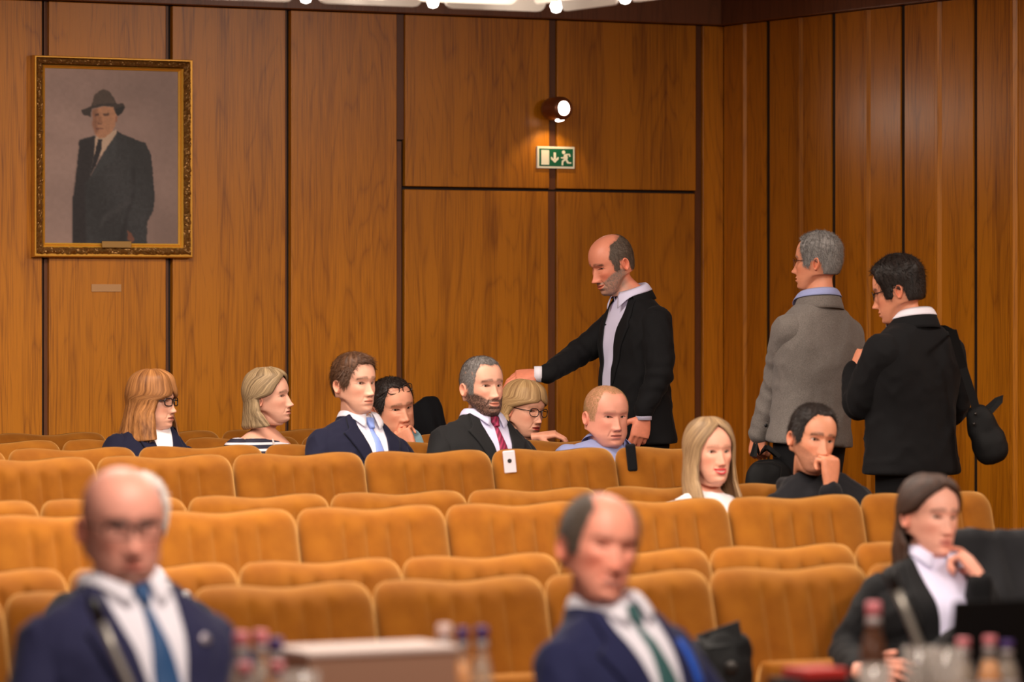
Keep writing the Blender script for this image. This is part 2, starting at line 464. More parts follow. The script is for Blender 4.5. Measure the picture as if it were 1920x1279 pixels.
OCC = {(1, 4.41), (1, 7.203), (4, 7.90), (4, 8.46), (6, 7.415), (6, 7.973), (6, 8.531), (7, 6.919), (7, 7.477), (7, 8.035), (7, 8.593), (1, 6.087)}
ROWWORD = ['front row', 'second row', 'third row', 'fourth row', 'fifth row', 'sixth row', 'seventh row', 'last row by the wall']
SEATS = {}
ORD = ['leftmost', 'second', 'third', 'fourth', 'fifth', 'sixth', 'seventh', 'eighth', 'ninth']
for r in range(8):
    y, z, x0, xe = ROWY[r], ROWZ[r], ROWX[r], ROWEND[r]
    k = -12; cs = []
    while True:
        xc = x0 + (k + 0.5) * PITCH; k += 1
        if xc > xe: break
        d = xc * VC + y * VS; px = CX + F_PX * (xc * VS - y * VC) / d
        if px < -150 or px > 2060: continue
        cs.append((xc, px))
    vis = [c for c in cs if -110 < c[1] < 2010]
    for xc, px in cs:
        occ = any(rr == r + 1 and abs(xx - xc) < 0.15 for rr, xx in OCC)
        t = empty('theatre_seat', (xc, y, z))
        n = [q[0] for q in vis].index(xc) if (xc, px) in vis else None
        where = f'{ORD[n]} from the left' if n is not None and n < len(ORD) else 'beyond the edge'
        if n is not None and n == len(vis) - 1 and r >= 2: where = 'at the aisle end'
        state = 'carrying a black bag' if (r == 0 and abs(xc - 6.087) < .1) else ('taken' if occ else 'folded up')
        tag(t, f'mustard velvet seat, {state}, {ROWWORD[r]}, {where}', 'seat', f'mustard velvet seats of the {ROWWORD[r]}')
        put('backrest', t, (0, 0, 0)); put('back_shell', t, (0, 0, 0))
        if occ: put('cushion', t, (0, -0.28, 0.385), 0.0)
        else: put('cushion', t, (0, -0.125, 0.40), math.radians(-80))
        put('leg', t, (-0.245, 0, 0)); put('leg', t, (0.245, 0, 0)); put('hinge_bar', t, (0, -0.02, 0.30))
        SEATS[(r + 1, round(xc, 2))] = t
# ================================================================== people: library
def psi_dir(psi):                                # horizontal direction; 0 faces the camera, +90 faces image right
    a = math.radians(psi)
    return -VIEW * math.cos(a) + RIGHT * math.sin(a)

def frame(psi, pitch=0.0, roll=0.0):
    """person axes: R (their right), F (forward), U (up); roll > 0 tips the head top towards the person's left"""
    fh = psi_dir(psi); p = math.radians(pitch); r = math.radians(roll)
    Fv = math.cos(p) * fh + math.sin(p) * UPZ
    U = -math.sin(p) * fh + math.cos(p) * UPZ
    R = np.cross(Fv, U)
    return math.cos(r) * R + math.sin(r) * U, Fv, math.cos(r) * U - math.sin(r) * R

def unit(v): v = np.asarray(v, float); return v / (np.linalg.norm(v) + 1e-12)

NU = 132
_t = np.linspace(-math.pi, math.pi, NU, endpoint=False)
ANG = _t - 0.42 * np.sin(_t)                     # angle from the face centre, denser in front

_ZT = [0.02, 0.005, -0.02, -0.04, -0.055, -0.07, -0.085, -0.098, -0.108, -0.115, -0.120, -0.124]
_WT = [.0770, .0762, .0735, .0705, .0680, .0650, .0605, .0550, .0500, .0460, .0445, .0460]
_FT = [.0935, .0905, .0890, .0890, .0890, .0895, .0880, .0860, .0840, .0790, .0690, .0540]
_BT = [-.1010, -.0995, -.0945, -.0870, -.0800, -.0740, -.0690, -.0650, -.0620, -.0600, -.0590, -.0580]
def _slices(z, P):
    z = np.asarray(z, float)
    zz = np.linspace(-0.124, 0.02, 289)
    def tab(T):
        v = np.interp(zz, _ZT[::-1], T[::-1]); k = np.hanning(17); k /= k.sum()
        return np.convolve(np.pad(v, 8, mode='edge'), k, mode='valid')
    w = np.interp(z, zz, tab(_WT)); f = np.interp(z, zz, tab(_FT)); b = np.interp(z, zz, tab(_BT))
    s = np.clip((z - 0.02) / 0.098, 0, 1); k = np.maximum(1 - s ** 2.35, 0) ** (1 / 2.1)
    up = z > 0.02
    w = np.where(up, .077 * k, w); f = np.where(up, -.010 + .1035 * k, f); b = np.where(up, -.010 - .091 * k, b)
    low = sstep(-0.02, -0.09, z)
    w = w * (1 + (P.get('jaw', 1.0) - 1) * low) * P.get('wide', 1.0)
    return w, f, b

def surf(z, a, P, n=2.3):
    """point of the head's base form at height z and angle a"""
    w, f, b = _slices(z, P)
    ca, sa = np.cos(a), np.sin(a)
    e = 2.0 / n
    cx_ = np.sign(ca) * np.abs(ca) ** e; sx_ = np.sign(sa) * np.abs(sa) ** e
    mid = (f + b) / 2 * 0 - 0.008
    y = np.where(ca >= 0, mid + (f - mid) * cx_, mid - (b - mid) * cx_ * 1.0)
    return np.stack([w * sx_, y, z + 0 * a], -1)

def head_rows():
    th = np.linspace(math.pi / 2 * 0.985, 0, 26)
    z1 = 0.02 + 0.098 * np.sin(th)
    z2 = np.linspace(0.02, -0.112, 68)[1:]
    z3 = np.linspace(-0.112, -0.124, 7)[1:]
    return np.concatenate([z1, z2, z3])
ZR = head_rows()

def jaw_warp(p):
    y, z = p[..., 1], p[..., 2]
    up = 0.050 * sstep(0.062, -0.03, y) * sstep(-0.045, -0.118, z)
    q = p.copy(); q[..., 2] = z + up
    return q

G = lambda t: np.exp(-t * t)
def face_shape(P):
    """(rows, NU, 3) head surface in head space (x right, y forward, z up, eyes at z = 0) and its colours"""
    Z, A = np.meshgrid(ZR, ANG, indexing='ij')
    p = surf(Z, A, P)
    x, y, z = p[..., 0].copy(), p[..., 1].copy(), p[..., 2].copy(); ax = np.abs(x)
    fr = sstep(0.0, 0.035, y)
    sm = P.get('smile', 0.0); nl = P.get('nose', 1.0); age = P.get('age', 0.5)
    dy = np.zeros_like(x)
    dy += -0.0092 * G((ax - .032) / .018) * G((z - .001) / .0125)
    dy += P.get('browr', 0.0030) * G((z - .0205) / .008) * G((ax - .024) / .028)
    dy += -.003 * G(x / .011) * G((z - .004) / .010)
    t = np.clip((.010 - z) / .052, 0, 1)
    hN = (.003 + .0208 * t ** 1.15) * nl * sstep(-.0585, -.0465, z) * sstep(.022, .004, z)
    sg = (.0066 + .0064 * t) * P.get('nosew', 1.0)
    dy += hN * np.exp(-(ax / sg) ** 2.2)
    dy += .0095 * nl * G((ax - .0135 * P.get('nosew', 1.0)) / .0058) * G((z + .0475) / .0068)
    dy += .0042 * nl * G(x / .010) * G((z + .0425) / .0085)
    dy += .0045 * G(x / .030) * G((z + .077) / .026)
    mw = .0235 + .004 * sm
    mz = -.0735 + sm * .0075 * (ax / .025) ** 2 - .001
    lipx = sstep(1.0, .55, ax / mw)
    full = P.get('lips', 1.0)
    dy += .0042 * full * lipx * G((z - mz - .0055) / .0042)
    dy += .0052 * full * lipx * G((z - mz + .0068) / .0048)
    dy += -.0050 * sstep(1.1, .8, ax / mw) * G((z - mz) / .0023)
    dy += -.0040 * G(x / .020) * G((z + .0925) / .005)
    dy += .0060 * P.get('chin', 1.0) * G(x / .020) * G((z + .108) / .011)
    dy += (.0040 + .004 * sm) * G((ax - .047) / .019) * G((z + .028 - .006 * sm) / .018)
    # nose to mouth fold
    fl_ = .017 + (-(z + .043)) * .42
    dy += -(.0012 + .0020 * age + .002 * sm) * G((ax - fl_) / .0045) * sstep(-.085, -.07, z) * sstep(-.040, -.05, z)
    dy += -(.0015 * age) * G((ax - .026) / .014) * G((z + .0165) / .004)          # under-eye fold
    # eyes: an almond opening, lids around it
    op = P.get('open', 1.0)
    ex = (ax - .0315) / .0150; ez = (z - .0005 - .0012 * ex) / (.0056 * op * np.maximum(1 - .55 * ex ** 2, .3))
    q = ex ** 2 * 0.9 + ez ** 2
    eye_in = sstep(1.15, .75, q) * (ax > .012)
    dy += -.0085 * eye_in
    lid = np.exp(-((np.sqrt(q) - 1.35) / .30) ** 2) * (ax > .012)
    dy += .0022 * lid
    p[..., 1] = y + dy * fr
    # the sides of the face follow the brow and cheek bones a little
    p[..., 0] *= 1 - .030 * G((z + .055) / .03) * fr * (1 - P.get('fat', 0.0)) + .05 * P.get('fat', 0.0) * G((z + .065) / .035)
    p[..., 0] *= 1 - .035 * G((z - .012) / .016) * sstep(.035, .065, y)
    # ---------- colours
    sk = np.array(P.get('skin', s2l(226, 160, 132)))
    C = np.ones(x.shape + (3,)) * sk
    nz = snoise(np.stack([x, y, z], -1), 38, 3) * .5 + snoise(np.stack([x, y, z], -1), 90, 4) * .5
    C *= (1 + .045 * nz)[..., None]
    def blend(mask, col):
        nonlocal C
        mask = np.clip(mask, 0, 1)[..., None]; C = C * (1 - mask) + np.array(col) * mask
    redd = sk * np.array([1.03, .72, .66])
    blend(P.get('red', .45) * fr * (G((ax - .045) / .02) * G((z + .035) / .02) + .8 * G(x / .013) * G((z + .043) / .012)), redd)
    blend(.22 * G((ax - .030) / .017) * G((z - .002) / .014) * fr, sk * np.array([.72, .58, .55]))
    # beard
    bc = P.get('beard')
    if bc:
        col, amt, kind = bc
        zb = -.060 + .80 * np.maximum(ax - .020, 0)
        m = sstep(0, -.012, z - zb) * sstep(-.03, .0, y)
        mo = sstep(.036, .030, ax) * sstep(-.070, -.065, z + .002) * sstep(-.0535, -.0575, z)
        ch = sstep(.040, .030, ax) * sstep(-.080, -.084, z)
        if kind == 'full': m = np.maximum(m, mo)
        elif kind == 'goatee': m = np.maximum(np.maximum(.35 * m, ch), .35 * mo)
        elif kind == 'shadow': m = np.maximum(m, .8 * mo)
        lipm = sstep(1.05, .9, (ax / (mw + .001)) ** 2 + ((z - mz + .0008) / .0105) ** 2)
        m = m * (1 - lipm) * np.clip(.9 + .25 * snoise(p, 200, 9), .4, 1.1)
        blend(m * amt, col)
    # lips
    lc = P.get('lipc', sk * np.array([.78, .46, .44]))
    lm = sstep(1.05, .85, (ax / mw) ** 2 + ((z - mz - .001 + .0010) / (.0088 * full)) ** 2)
    blend(lm * P.get('lipa', .75), lc)
    teeth = P.get('teeth', 0)
    if teeth: blend(teeth * sstep(1.0, .7, (ax / (mw * .78)) ** 2 + ((z - mz - .0002) / .0030) ** 2), s2l(236, 220, 208))
    else: blend(.75 * sstep(1.05, .85, ax / mw) * G((z - mz) / .0014), sk * .12)
    # nostrils, lids, brows
    blend(.8 * G((ax - .0085) / .0035) * G((z + .0545) / .0028) * fr, sk * .10)
    ul = np.exp(-((np.sqrt(q) - 1.05) / .14) ** 2) * (ax > .012) * sstep(-.2, .4, ez)
    blend(ul * P.get('lash', .75) * fr, sk * .10)
    lw = np.exp(-((np.sqrt(q) - 1.02) / .12) ** 2) * (ax > .012) * sstep(.1, -.4, ez)
    blend(lw * P.get('lash', .75) * .45 * fr, sk * .25)
    blend(eye_in * fr * .8, sk * .25)
    bx = (ax - .031) / .022
    bz = .0195 + .0035 * (1 - bx ** 2) * P.get('arch', 1.0) - .0030 * bx
    br = sstep(1.15, .85, np.abs(bx)) * np.exp(-((z - bz) / (.0040 * P.get('browt', 1.0))) ** 2)
    blend(br * P.get('browa', .95) * fr * np.clip(.9 + .4 * snoise(p, 150, 5), .4, 1), P.get('brow', s2l(60, 40, 30)))
    # scalp stubble where hair is cropped to the skin
    sc = P.get('scalp')
    if sc:
        blend(hair_mask(P, p, A) * sc[1] * np.clip(.9 + .35 * snoise(p, 120, 6), .3, 1.1), sc[0])
    return p, C, A

def hair_mask(P, p, A):
    """1 where the head carries hair; P['line'] maps angle from the face centre to the lowest hair height"""
    line = P.get('line', [(0, .083), (.45, .083), (.75, .070), (.98, .030), (1.12, -.018), (1.38, -.024), (1.50, .012), (1.80, .006), (2.0, -.040), (3.15, -.078)])
    la = [a for a, b in line]; lz = [b for a, b in line]
    a = np.abs(A); z = p[..., 2]
    wob = .004 * snoise(p, 45, 12)
    m = sstep(-.005, .006, z - np.interp(a, la, lz) - wob)
    top = P.get('top')
    if top:
        m = m * sstep(.010, -.012, z - np.interp(a, [q for q, w in top], [w for q, w in top]) - wob)
    return m

def ear_geo(side, P):
    """an ear: dished disc with a rolled rim, in head space"""
    na, nr = 22, 8; V = []; Fc = []
    for i in range(nr + 1):
        r = i / nr
        for k in range(na):
            a = 2 * math.pi * k / na
            ez = math.sin(a) * .0295 * r; ey = math.cos(a) * .0165 * r
            if math.sin(a) < 0: ey *= 1 - .28 * abs(math.sin(a))      # narrower lobe
            h = .010 * math.exp(-((r - .80) / .17) ** 2) - .006 * math.exp(-(r / .5) ** 2) + .004 * math.exp(-((r - .45) / .14) ** 2) * (math.cos(a) < .3)
            if r > .9: h -= .010 * (r - .9) / .1
            out = .010 * (.5 - ey / .037)                              # back edge stands off the skull
            V.append((side * (.0725 * P.get('wide', 1.0) + out + h), -.016 + ey - ez * .10, -.012 + ez))
    c = len(V); V.append((side * .0745, -.016, -.012))
    # back face
    off = len(V)
    for k in range(na):
        a = 2 * math.pi * k / na
        V.append((side * (.0660), -.016 + math.cos(a) * .013, -.012 + math.sin(a) * .024))
    for i in range(nr):
        for k in range(na):
            f = (i * na + k, i * na + (k + 1) % na, (i + 1) * na + (k + 1) % na, (i + 1) * na + k)
            Fc.append(f if side > 0 else f[::-1])
    for k in range(na):
        f = (nr * na + k, nr * na + (k + 1) % na, off + (k + 1) % na, off + k)
        Fc.append(f if side > 0 else f[::-1])
    return np.array(V), Fc

def grid_faces(nr, nc, wrap=True, base=0):
    F_ = []
    for i in range(nr - 1):
        for k in range(nc if wrap else nc - 1):
            F_.append((base + i * nc + k, base + (i + 1) * nc + k, base + (i + 1) * nc + (k + 1) % nc, base + i * nc + (k + 1) % nc))
    return F_

def remesh(parts, voxel, smooth=4):
    """union of closed shells as one continuous surface"""
    V = []; Fc = []
    for v, f in parts:
        n = len(V); V += [tuple(map(float, p)) for p in v]; Fc += [tuple(int(i) + n for i in q) for q in f]
    me = bpy.data.meshes.new('tmp'); me.from_pydata(V, [], Fc); me.update()
    bm = bmesh.new(); bm.from_mesh(me); bmesh.ops.recalc_face_normals(bm, faces=bm.faces); bm.to_mesh(me); bm.free()
    o = bpy.data.objects.new('tmp', me); COL.objects.link(o)
    md = o.modifiers.new('r', 'REMESH'); md.mode = 'VOXEL'; md.voxel_size = voxel
    if smooth:
        sm = o.modifiers.new('s', 'SMOOTH'); sm.iterations = smooth; sm.factor = 0.5
    dg = bpy.context.evaluated_depsgraph_get(); dg.update()
    ev = o.evaluated_get(dg); m2 = ev.to_mesh()
    n = len(m2.vertices); co = np.empty(n * 3, np.float32); m2.vertices.foreach_get('co', co)
    nr = np.empty(n * 3, np.float32); m2.vertices.foreach_get('normal', nr)
    faces = [tuple(p.vertices) for p in m2.polygons]
    ev.to_mesh_clear(); bpy.data.objects.remove(o, do_unlink=True); bpy.data.meshes.remove(me)
    return co.reshape(-1, 3).astype(float), nr.reshape(-1, 3).astype(float), faces

# ---------- materials of people
def attr_mat(name, rough=0.5, spec=0.35, sss=0.0):
    m, nt, b = new_mat(name)
    a = nt.nodes.new('ShaderNodeAttribute'); a.attribute_name = 'Col'
    nt.links.new(a.outputs['Color'], b.inputs['Base Color'])
    b.inputs['Roughness'].default_value = rough; b.inputs['Specular IOR Level'].default_value = spec
    if sss:
        b.inputs['Subsurface Weight'].default_value = sss
        b.inputs['Subsurface Radius'].default_value = (0.012, 0.004, 0.002); b.inputs['Subsurface Scale'].default_value = 1.0
    return m
M['skin'] = attr_mat('skin', 0.46, 0.4)
_nt = M['skin'].node_tree; _n = _nt.nodes.new('ShaderNodeTexNoise'); _n.inputs['Scale'].default_value = 420; _n.inputs['Detail'].default_value = 3
_tc = _nt.nodes.new('ShaderNodeTexCoord'); _nt.links.new(_tc.outputs['Object'], _n.inputs['Vector'])
_bp = _nt.nodes.new('ShaderNodeBump'); _bp.inputs['Strength'].default_value = .25; _bp.inputs['Distance'].default_value = .001
_nt.links.new(_n.outputs['Fac'], _bp.inputs['Height']); _nt.links.new(_bp.outputs[0], _nt.nodes['Principled BSDF'].inputs['Normal'])
M['eye'] = attr_mat('eye_surface', 0.15, 0.5)

def hair_mat(name, c0, c1, rough=0.45, scale=1.0):
    m, nt, b = new_mat(name); N = nt.nodes.new; L = nt.links.new
    uv = N('ShaderNodeUVMap'); uv.uv_map = 'UVMap'
    mp = N('ShaderNodeMapping'); mp.inputs['Scale'].default_value = (70 * scale, 3.0, 1); L(uv.outputs[0], mp.inputs[0])
    n1 = N('ShaderNodeTexNoise'); n1.inputs['Scale'].default_value = 1.0; n1.inputs['Detail'].default_value = 5; n1.inputs['Roughness'].default_value = 0.65
    L(mp.outputs[0], n1.inputs['Vector'])
    cr = N('ShaderNodeValToRGB'); cr.color_ramp.elements[0].position = 0.32; cr.color_ramp.elements[1].position = 0.68
    cr.color_ramp.elements[0].color = (*c0, 1); cr.color_ramp.elements[1].color = (*c1, 1)
    L(n1.outputs['Fac'], cr.inputs[0]); L(cr.outputs[0], b.inputs['Base Color'])
    b.inputs['Roughness'].default_value = rough; b.inputs['Specular IOR Level'].default_value = 0.22
    bp = N('ShaderNodeBump'); bp.inputs['Strength'].default_value = 0.55; bp.inputs['Distance'].default_value = 0.004
    L(n1.outputs['Fac'], bp.inputs['Height']); L(bp.outputs[0], b.inputs['Normal'])
    return m

def cloth(name, rgb, var=0.12, rough=0.85, scale=220, bump=0.15, sheen=0.15):
    return mat(name, rgb, rough, var=var, scale=scale, bump=bump, bscale=500, sheen=sheen, sheen_tint=(1, 1, 1), spec=0.2)

def set_col(o, C):
    me = o.data; a = me.color_attributes.new('Col', 'FLOAT_COLOR', 'POINT')
    arr = np.ones((len(me.vertices), 4), np.float32); arr[:len(C), :3] = C
    a.data.foreach_set('color', arr.ravel())

def set_uv(o, uv):
    me = o.data; lay = me.uv_layers.new(name='UVMap')
    idx = np.empty(len(me.loops), np.int32); me.loops.foreach_get('vertex_index', idx)
    lay.data.foreach_set('uv', np.asarray(uv, np.float32)[idx].ravel())

# ---------- torso
def torso_rows(L, sh=0.203, belly=0.0, pad=0.0, z_top=0.02, z_bot=None, chest=1.0, bust=0.0, hem=None):
    q = sh / 0.203
    rows = [(.030, .064, .056, .062), (.012, .068, .058, .068), (-.006, .084, .062, .074), (-.026, .112, .067, .080), (-.046, .142, .073, .086), (-.066, .165, .080, .092),
            (-.088, .182, .089, .098), (-.115, .195, .102, .104), (-.15, .202, .115, .108), (-.18, .200, .122 + bust * .6, .110), (-.22, .194, .126 + bust, .110), (-.28, .184, .126 + bust * .5, .106),
            (-.66 * L, .172, .120 + belly * .8, .100), (-.82 * L, .170, .118 + belly, .100), (-1.0 * L, .180, .118 + belly * .8, .114), (-1.15 * L, .176, .110, .118)]
    if hem: hem = max(hem, L + .05); rows = rows[:-1] + [(-(L + hem) / 2, .190, .122 + belly * .6, .120), (-hem, .198, .122 + belly * .3, .122)]
    out = []
    for z, w, f, b in rows:
        if z > z_top + 1e-6: continue
        k = q if z < -.0 else 1
        out.append((z, w * k + pad, f * chest + pad, b * chest + pad))
    return out

def ring(z, w, f, b, n=48, p=2.35, shift=0.0, angs=None):
    a = np.linspace(0, 2 * math.pi, n, endpoint=False) if angs is None else angs
    ca, sa = np.cos(a), np.sin(a); e = 2 / p
    x = w * np.sign(sa) * np.abs(sa) ** e
    y = np.where(ca >= 0, f, b) * np.sign(ca) * np.abs(ca) ** e + shift
    return np.stack([x, y, np.full_like(x, z)], -1)

def loft(rows, n=48, p=2.35, shift=None):
    # resample the rows smoothly
    R = np.array(rows); t = np.linspace(0, len(R) - 1, (len(R) - 1) * 3 + 1)
    S = np.stack([np.interp(t, range(len(R)), R[:, c]) for c in range(4)], -1)
    S[1:-1] = (S[:-2] + 2 * S[1:-1] + S[2:]) / 4
    V = np.concatenate([ring(*r, n=n, p=p, shift=(shift(r[0]) if shift else 0)) for r in S])
    Fc = grid_faces(len(S), n) + [tuple(range(n)), tuple(range((len(S) - 1) * n, len(S) * n))[::-1]]
    return V, Fc

# ---------- hand: wrist at origin, fingers along +y, back of hand +z, thumb on +x side (times s)
def hand_geo(curl=(20, 25, 28, 30), mid=(30, 35, 38, 40), thumb=(35, 20, 15), spread=4, s=1, size=1.0, flat=1.0):
    parts = []
    def chain(base, dirs_len, radii):
        pts = [np.array(base, float)]
        for dvec, l in dirs_len: pts.append(pts[-1] + unit(dvec) * l)
        parts.append(capsule_chain(pts, radii, 10, 4))
    # palm
    rows = [(-.030, .026, .020), (-.015, .027, .019), (.0, .029, .018), (.02, .035, .018), (.045, .041, .017), (.07, .043, .0150), (.088, .042, .0135)]
    V = []; n = 16
    for y, w, h in rows:
        for k in range(n):
            a = 2 * math.pi * k / n
            V.append((w * math.copysign(abs(math.cos(a)) ** .8, math.cos(a)), y, h * math.copysign(abs(math.sin(a)) ** .8, math.sin(a))))
    parts.append((V, [tuple(reversed(f)) for f in grid_faces(len(rows), n)] + [tuple(range(n)), tuple(range((len(rows) - 1) * n, len(rows) * n))[::-1]]))
    xs = [.031, .0105, -.0105, -.0305]; ln = [(.042, .026, .021), (.046, .029, .022), (.043, .027, .021), (.034, .020, .019)]; ys = [.086, .090, .086, .078]
    for i in range(4):
        a0 = math.radians(curl[i]); a1 = a0 + math.radians(mid[i]); a2 = a1 + math.radians(mid[i] * .7)
        sx = math.sin(math.radians(spread * (1.5 - i)))
        d = [((sx, math.cos(a), -math.sin(a)), l) for a, l in zip((a0, a1, a2), ln[i])]
        r = .0092 if i < 3 else .0080
        chain((xs[i], ys[i] - .012, 0), [((0, 1, 0), .012)] + d, [r * 1.08, r * 1.06, r, r * .92, r * .78])
    ta, tb, tc_ = [math.radians(v) for v in thumb]
    d0 = (math.sin(ta + .45), math.cos(ta + .45), -.35)
    d1 = (math.sin(ta), math.cos(ta), -.35 - math.sin(tb)); d2 = (math.sin(ta - tc_), math.cos(ta - tc_), -.35 - math.sin(tb) * 1.2)
    chain((.020, .018, -.006), [(d0, .034), (d1, .032), (d2, .026)], [.0150, .0125, .0105, .0085])
    parts = [(np.array(v) * np.array([s, 1, flat]) * size, [tuple(reversed(q)) for q in f] if s < 0 else f) for v, f in parts]
    v, nrm, f = remesh(parts, .0036 * size, 5)
    return v, f

def ribbons(P0, path_dirs, widths, side, uv_u, nseg):
    """P0: (n, nseg+1, 3) strand points; side: (n, 3) width direction; returns verts, faces, uvs of tapered ribbons"""
    n = P0.shape[0]; k = nseg + 1
    tw = np.linspace(1, .15, k)[None, :, None] * widths[:, None, None] * .5
    A_ = P0 - side[:, None, :] * tw; B_ = P0 + side[:, None, :] * tw
    V = np.stack([A_, B_], 2).reshape(-1, 3)
    base = (np.arange(n) * k * 2)[:, None] + (np.arange(nseg) * 2)[None, :]
    Fc = np.stack([base, base + 1, base + 3, base + 2], -1).reshape(-1, 4)
    uv = np.stack([np.repeat(uv_u, k * 2), np.tile(np.repeat(np.linspace(0, 1, k), 2), n)], -1)
    return V, Fc, uv

class Person:
    def __init__(self, label, C, psi, pitch=0, roll=0, hs=1.0, tpsi=28, hip=None, neck=None, head=None, floor=0.0, name='person'):
        """C: world point of the head centre (eye level); hip: world point of the pelvis"""
        self.P = dict(head or {}); self.C = np.array(C, float); self.hs = hs
        self.R, self.F, self.U = frame(psi, pitch, roll)
        self.floor = floor; self.tpsi = tpsi
        tf = psi_dir(tpsi)
        self.N = np.array(neck, float) if neck is not None else self.C - self.U * .112 * hs - UPZ * .038 * hs - tf * .022 - self.F * .016
        self.hip = np.array(hip, float)
        self.tU = unit(self.N - self.hip); self.tF = unit(tf - self.tU * np.dot(tf, self.tU)); self.tR = np.cross(self.tF, self.tU)
        self.L = np.linalg.norm(self.N - self.hip)
        self.root = empty(name, (self.hip[0], self.hip[1], floor))
        tag(self.root, label, 'person')
        self.bodyV = []; self.bodyF = []; self.bodyC = []; self.nb = 0
        self.garments = []
    # coordinate helpers
    def h2w(self, p): p = np.asarray(p) * self.hs; return self.C + p[..., :1] * self.R + p[..., 1:2] * self.F + p[..., 2:3] * self.U
    def t2w(self, p): p = np.asarray(p, float); return self.N + p[..., :1] * self.tR + p[..., 1:2] * self.tF + p[..., 2:3] * self.tU
    def w2t(self, p): q = np.asarray(p, float) - self.N; return np.stack([q @ self.tR, q @ self.tF, q @ self.tU], -1)
    def add(self, name, V, Fc, m, parent=None, smooth=True):
        V = np.asarray(V, float) - np.array(self.root.location)
        return mesh_obj(name, V, Fc, m, parent or self.root, smooth)
    def body_add(self, V, Fc, C):
        self.bodyV.append(np.asarray(V)); self.bodyF += [tuple(int(i) + self.nb for i in f) for f in Fc]
        C = np.asarray(C, float); C = np.tile(C, (len(V), 1)) if C.ndim == 1 else C
        self.bodyC.append(C); self.nb += len(V)
    def head(self, torso_kw=None, body_pad=-.012):
        P = self.P
        p, C, A = face_shape(P); self.hp, self.hA = p, A
        pw = jaw_warp(p); self.hpw = pw
        rows = [self.h2w(pw)]
        # neck: blend from the jaw ring to the torso ring
        last = self.h2w(pw[-1:])[0]; prev = self.h2w(pw[-4:-3])[0]
        nk = P.get('neck', 1.0)
        tr = ring(.004, .066 * nk, .056 * nk, .066 * nk, angs=ANG)
        tw = self.t2w(tr)
        n = 16; d0 = -self.U * .07 * self.hs; d1 = -self.tU * .06
        Cn = [C]
        skn = np.array(P.get('skin', s2l(226, 160, 132)))
        for i in range(1, n + 1):
            t = i / n; h00 = 2*t**3-3*t**2+1; h10 = t**3-2*t**2+t; h01 = -2*t**3+3*t**2; h11 = t**3-t**2
            rows.append((h00 * last + h10 * d0 + h01 * tw + h11 * d1)[None])
            Cn.append((C[-1] * (1 - t) + skn * t)[None])
        kw = dict(torso_kw or {}); kw['pad'] = body_pad; kw['z_top'] = -.003
        for r in torso_rows(self.L, **kw):
            rr = self.t2w(ring(*r, angs=ANG)); rows.append(rr[None]); Cn.append((np.ones((1, NU, 3)) * skn))
        Vg = np.concatenate(rows); Cg = np.concatenate(Cn)
        nr = Vg.shape[0]
        Fc = grid_faces(nr, NU)
        top = self.h2w(np.array([[0, p[0, :, 1].mean(), .1182]]))
        V = np.concatenate([Vg.reshape(-1, 3), top]); Cc = np.concatenate([Cg.reshape(-1, 3), C[0].mean(0)[None]])
        Fc += [(nr * NU, k, (k + 1) % NU) for k in range(NU)] + [tuple((nr - 1) * NU + k for k in range(NU))[::-1]]
        self.body_add(V, Fc, Cc)
        for s in (1, -1):
            v, f = ear_geo(s, P)
            v = v * np.array([1, 1, P.get('ear', 1.0)])
            cc = skn * np.array([1.0, .80, .74])
            self.body_add(self.h2w(v), f, cc)
        # eyes
        gz = P.get('gaze', (0, 0))
        for s in (1, -1):
            V = []; Fc = []; Cc = []
            n, m_ = 20, 14; rr = .0158
            base = np.array([s * .0315, .0572 + P.get('eyey', 0.0), .0005])
            for i in range(m_ + 1):
                th = (i / m_) ** 1.2 * 1.5
                for k in range(n):
                    a = 2 * math.pi * k / n
                    V.append(base + rr * np.array([math.sin(th) * math.cos(a), math.cos(th), math.sin(th) * math.sin(a)]))
                    dv = math.hypot(math.sin(th) * math.cos(a) - gz[0], math.sin(th) * math.sin(a) - gz[1] + .02)
                    Cc.append((.008, .006, .006) if dv < .16 else (P.get('iris', s2l(88, 66, 48)) if dv < .37 else s2l(214, 196, 186)))
            for i in range(m_):
                for k in range(n): Fc.append((i * n + k, (i + 1) * n + k, (i + 1) * n + (k + 1) % n, i * n + (k + 1) % n))
            o = self.add('eye', self.h2w(np.array(V)), Fc, M['eye']); set_col(o, np.array(Cc))
    def hand(self, wrist, direction, back, **kw):
        """append a hand to the body; direction: wrist to knuckles, back: normal of the back of the hand"""
        v, f = hand_geo(**kw)
        y = unit(direction); z = unit(np.asarray(back, float) - y * np.dot(back, y)); x = np.cross(y, z)
        Vw = np.asarray(wrist) + v[:, :1] * x + v[:, 1:2] * y + v[:, 2:3] * z
        skn = np.array(self.P.get('skin', s2l(226, 160, 132))) * np.array([1.0, .90, .86])
        c = skn * (1 + .06 * snoise(v, 60, 8))[:, None]
        c *= (1 - .10 * sstep(.088, .12, v[:, 1]) * np.array([[0, .5, .6]]).T).T if False else 1
        self.body_add(Vw, f, c)
    def finish_body(self):
        o = self.add('body', np.concatenate(self.bodyV), self.bodyF, M['skin'])
        set_col(o, np.concatenate(self.bodyC)); return o
    def wrinkle(self, v, nr, amp, seed):
        q = self.w2t(v)
        w = q + .05 * snoise(q, 3, seed + 7)[:, None]
        r1 = 1 - np.abs(snoise(w * np.array([1.3, 1.3, .8]) + np.array([0, 0, 1]) * (w[:, :1] * .6), 5.0, seed))
        r2 = 1 - np.abs(snoise(w, 11.0, seed + 1))
        fold = 1.3 * np.clip(r1, 0, 1) ** 4 + .55 * np.clip(r2, 0, 1) ** 3 + .5 * snoise(q, 3.5, seed + 2) - .6
        fold = fold * sstep(q[:, 2].min() + .01, q[:, 2].min() + .07, q[:, 2])
        return v + nr * (fold * amp)[:, None]
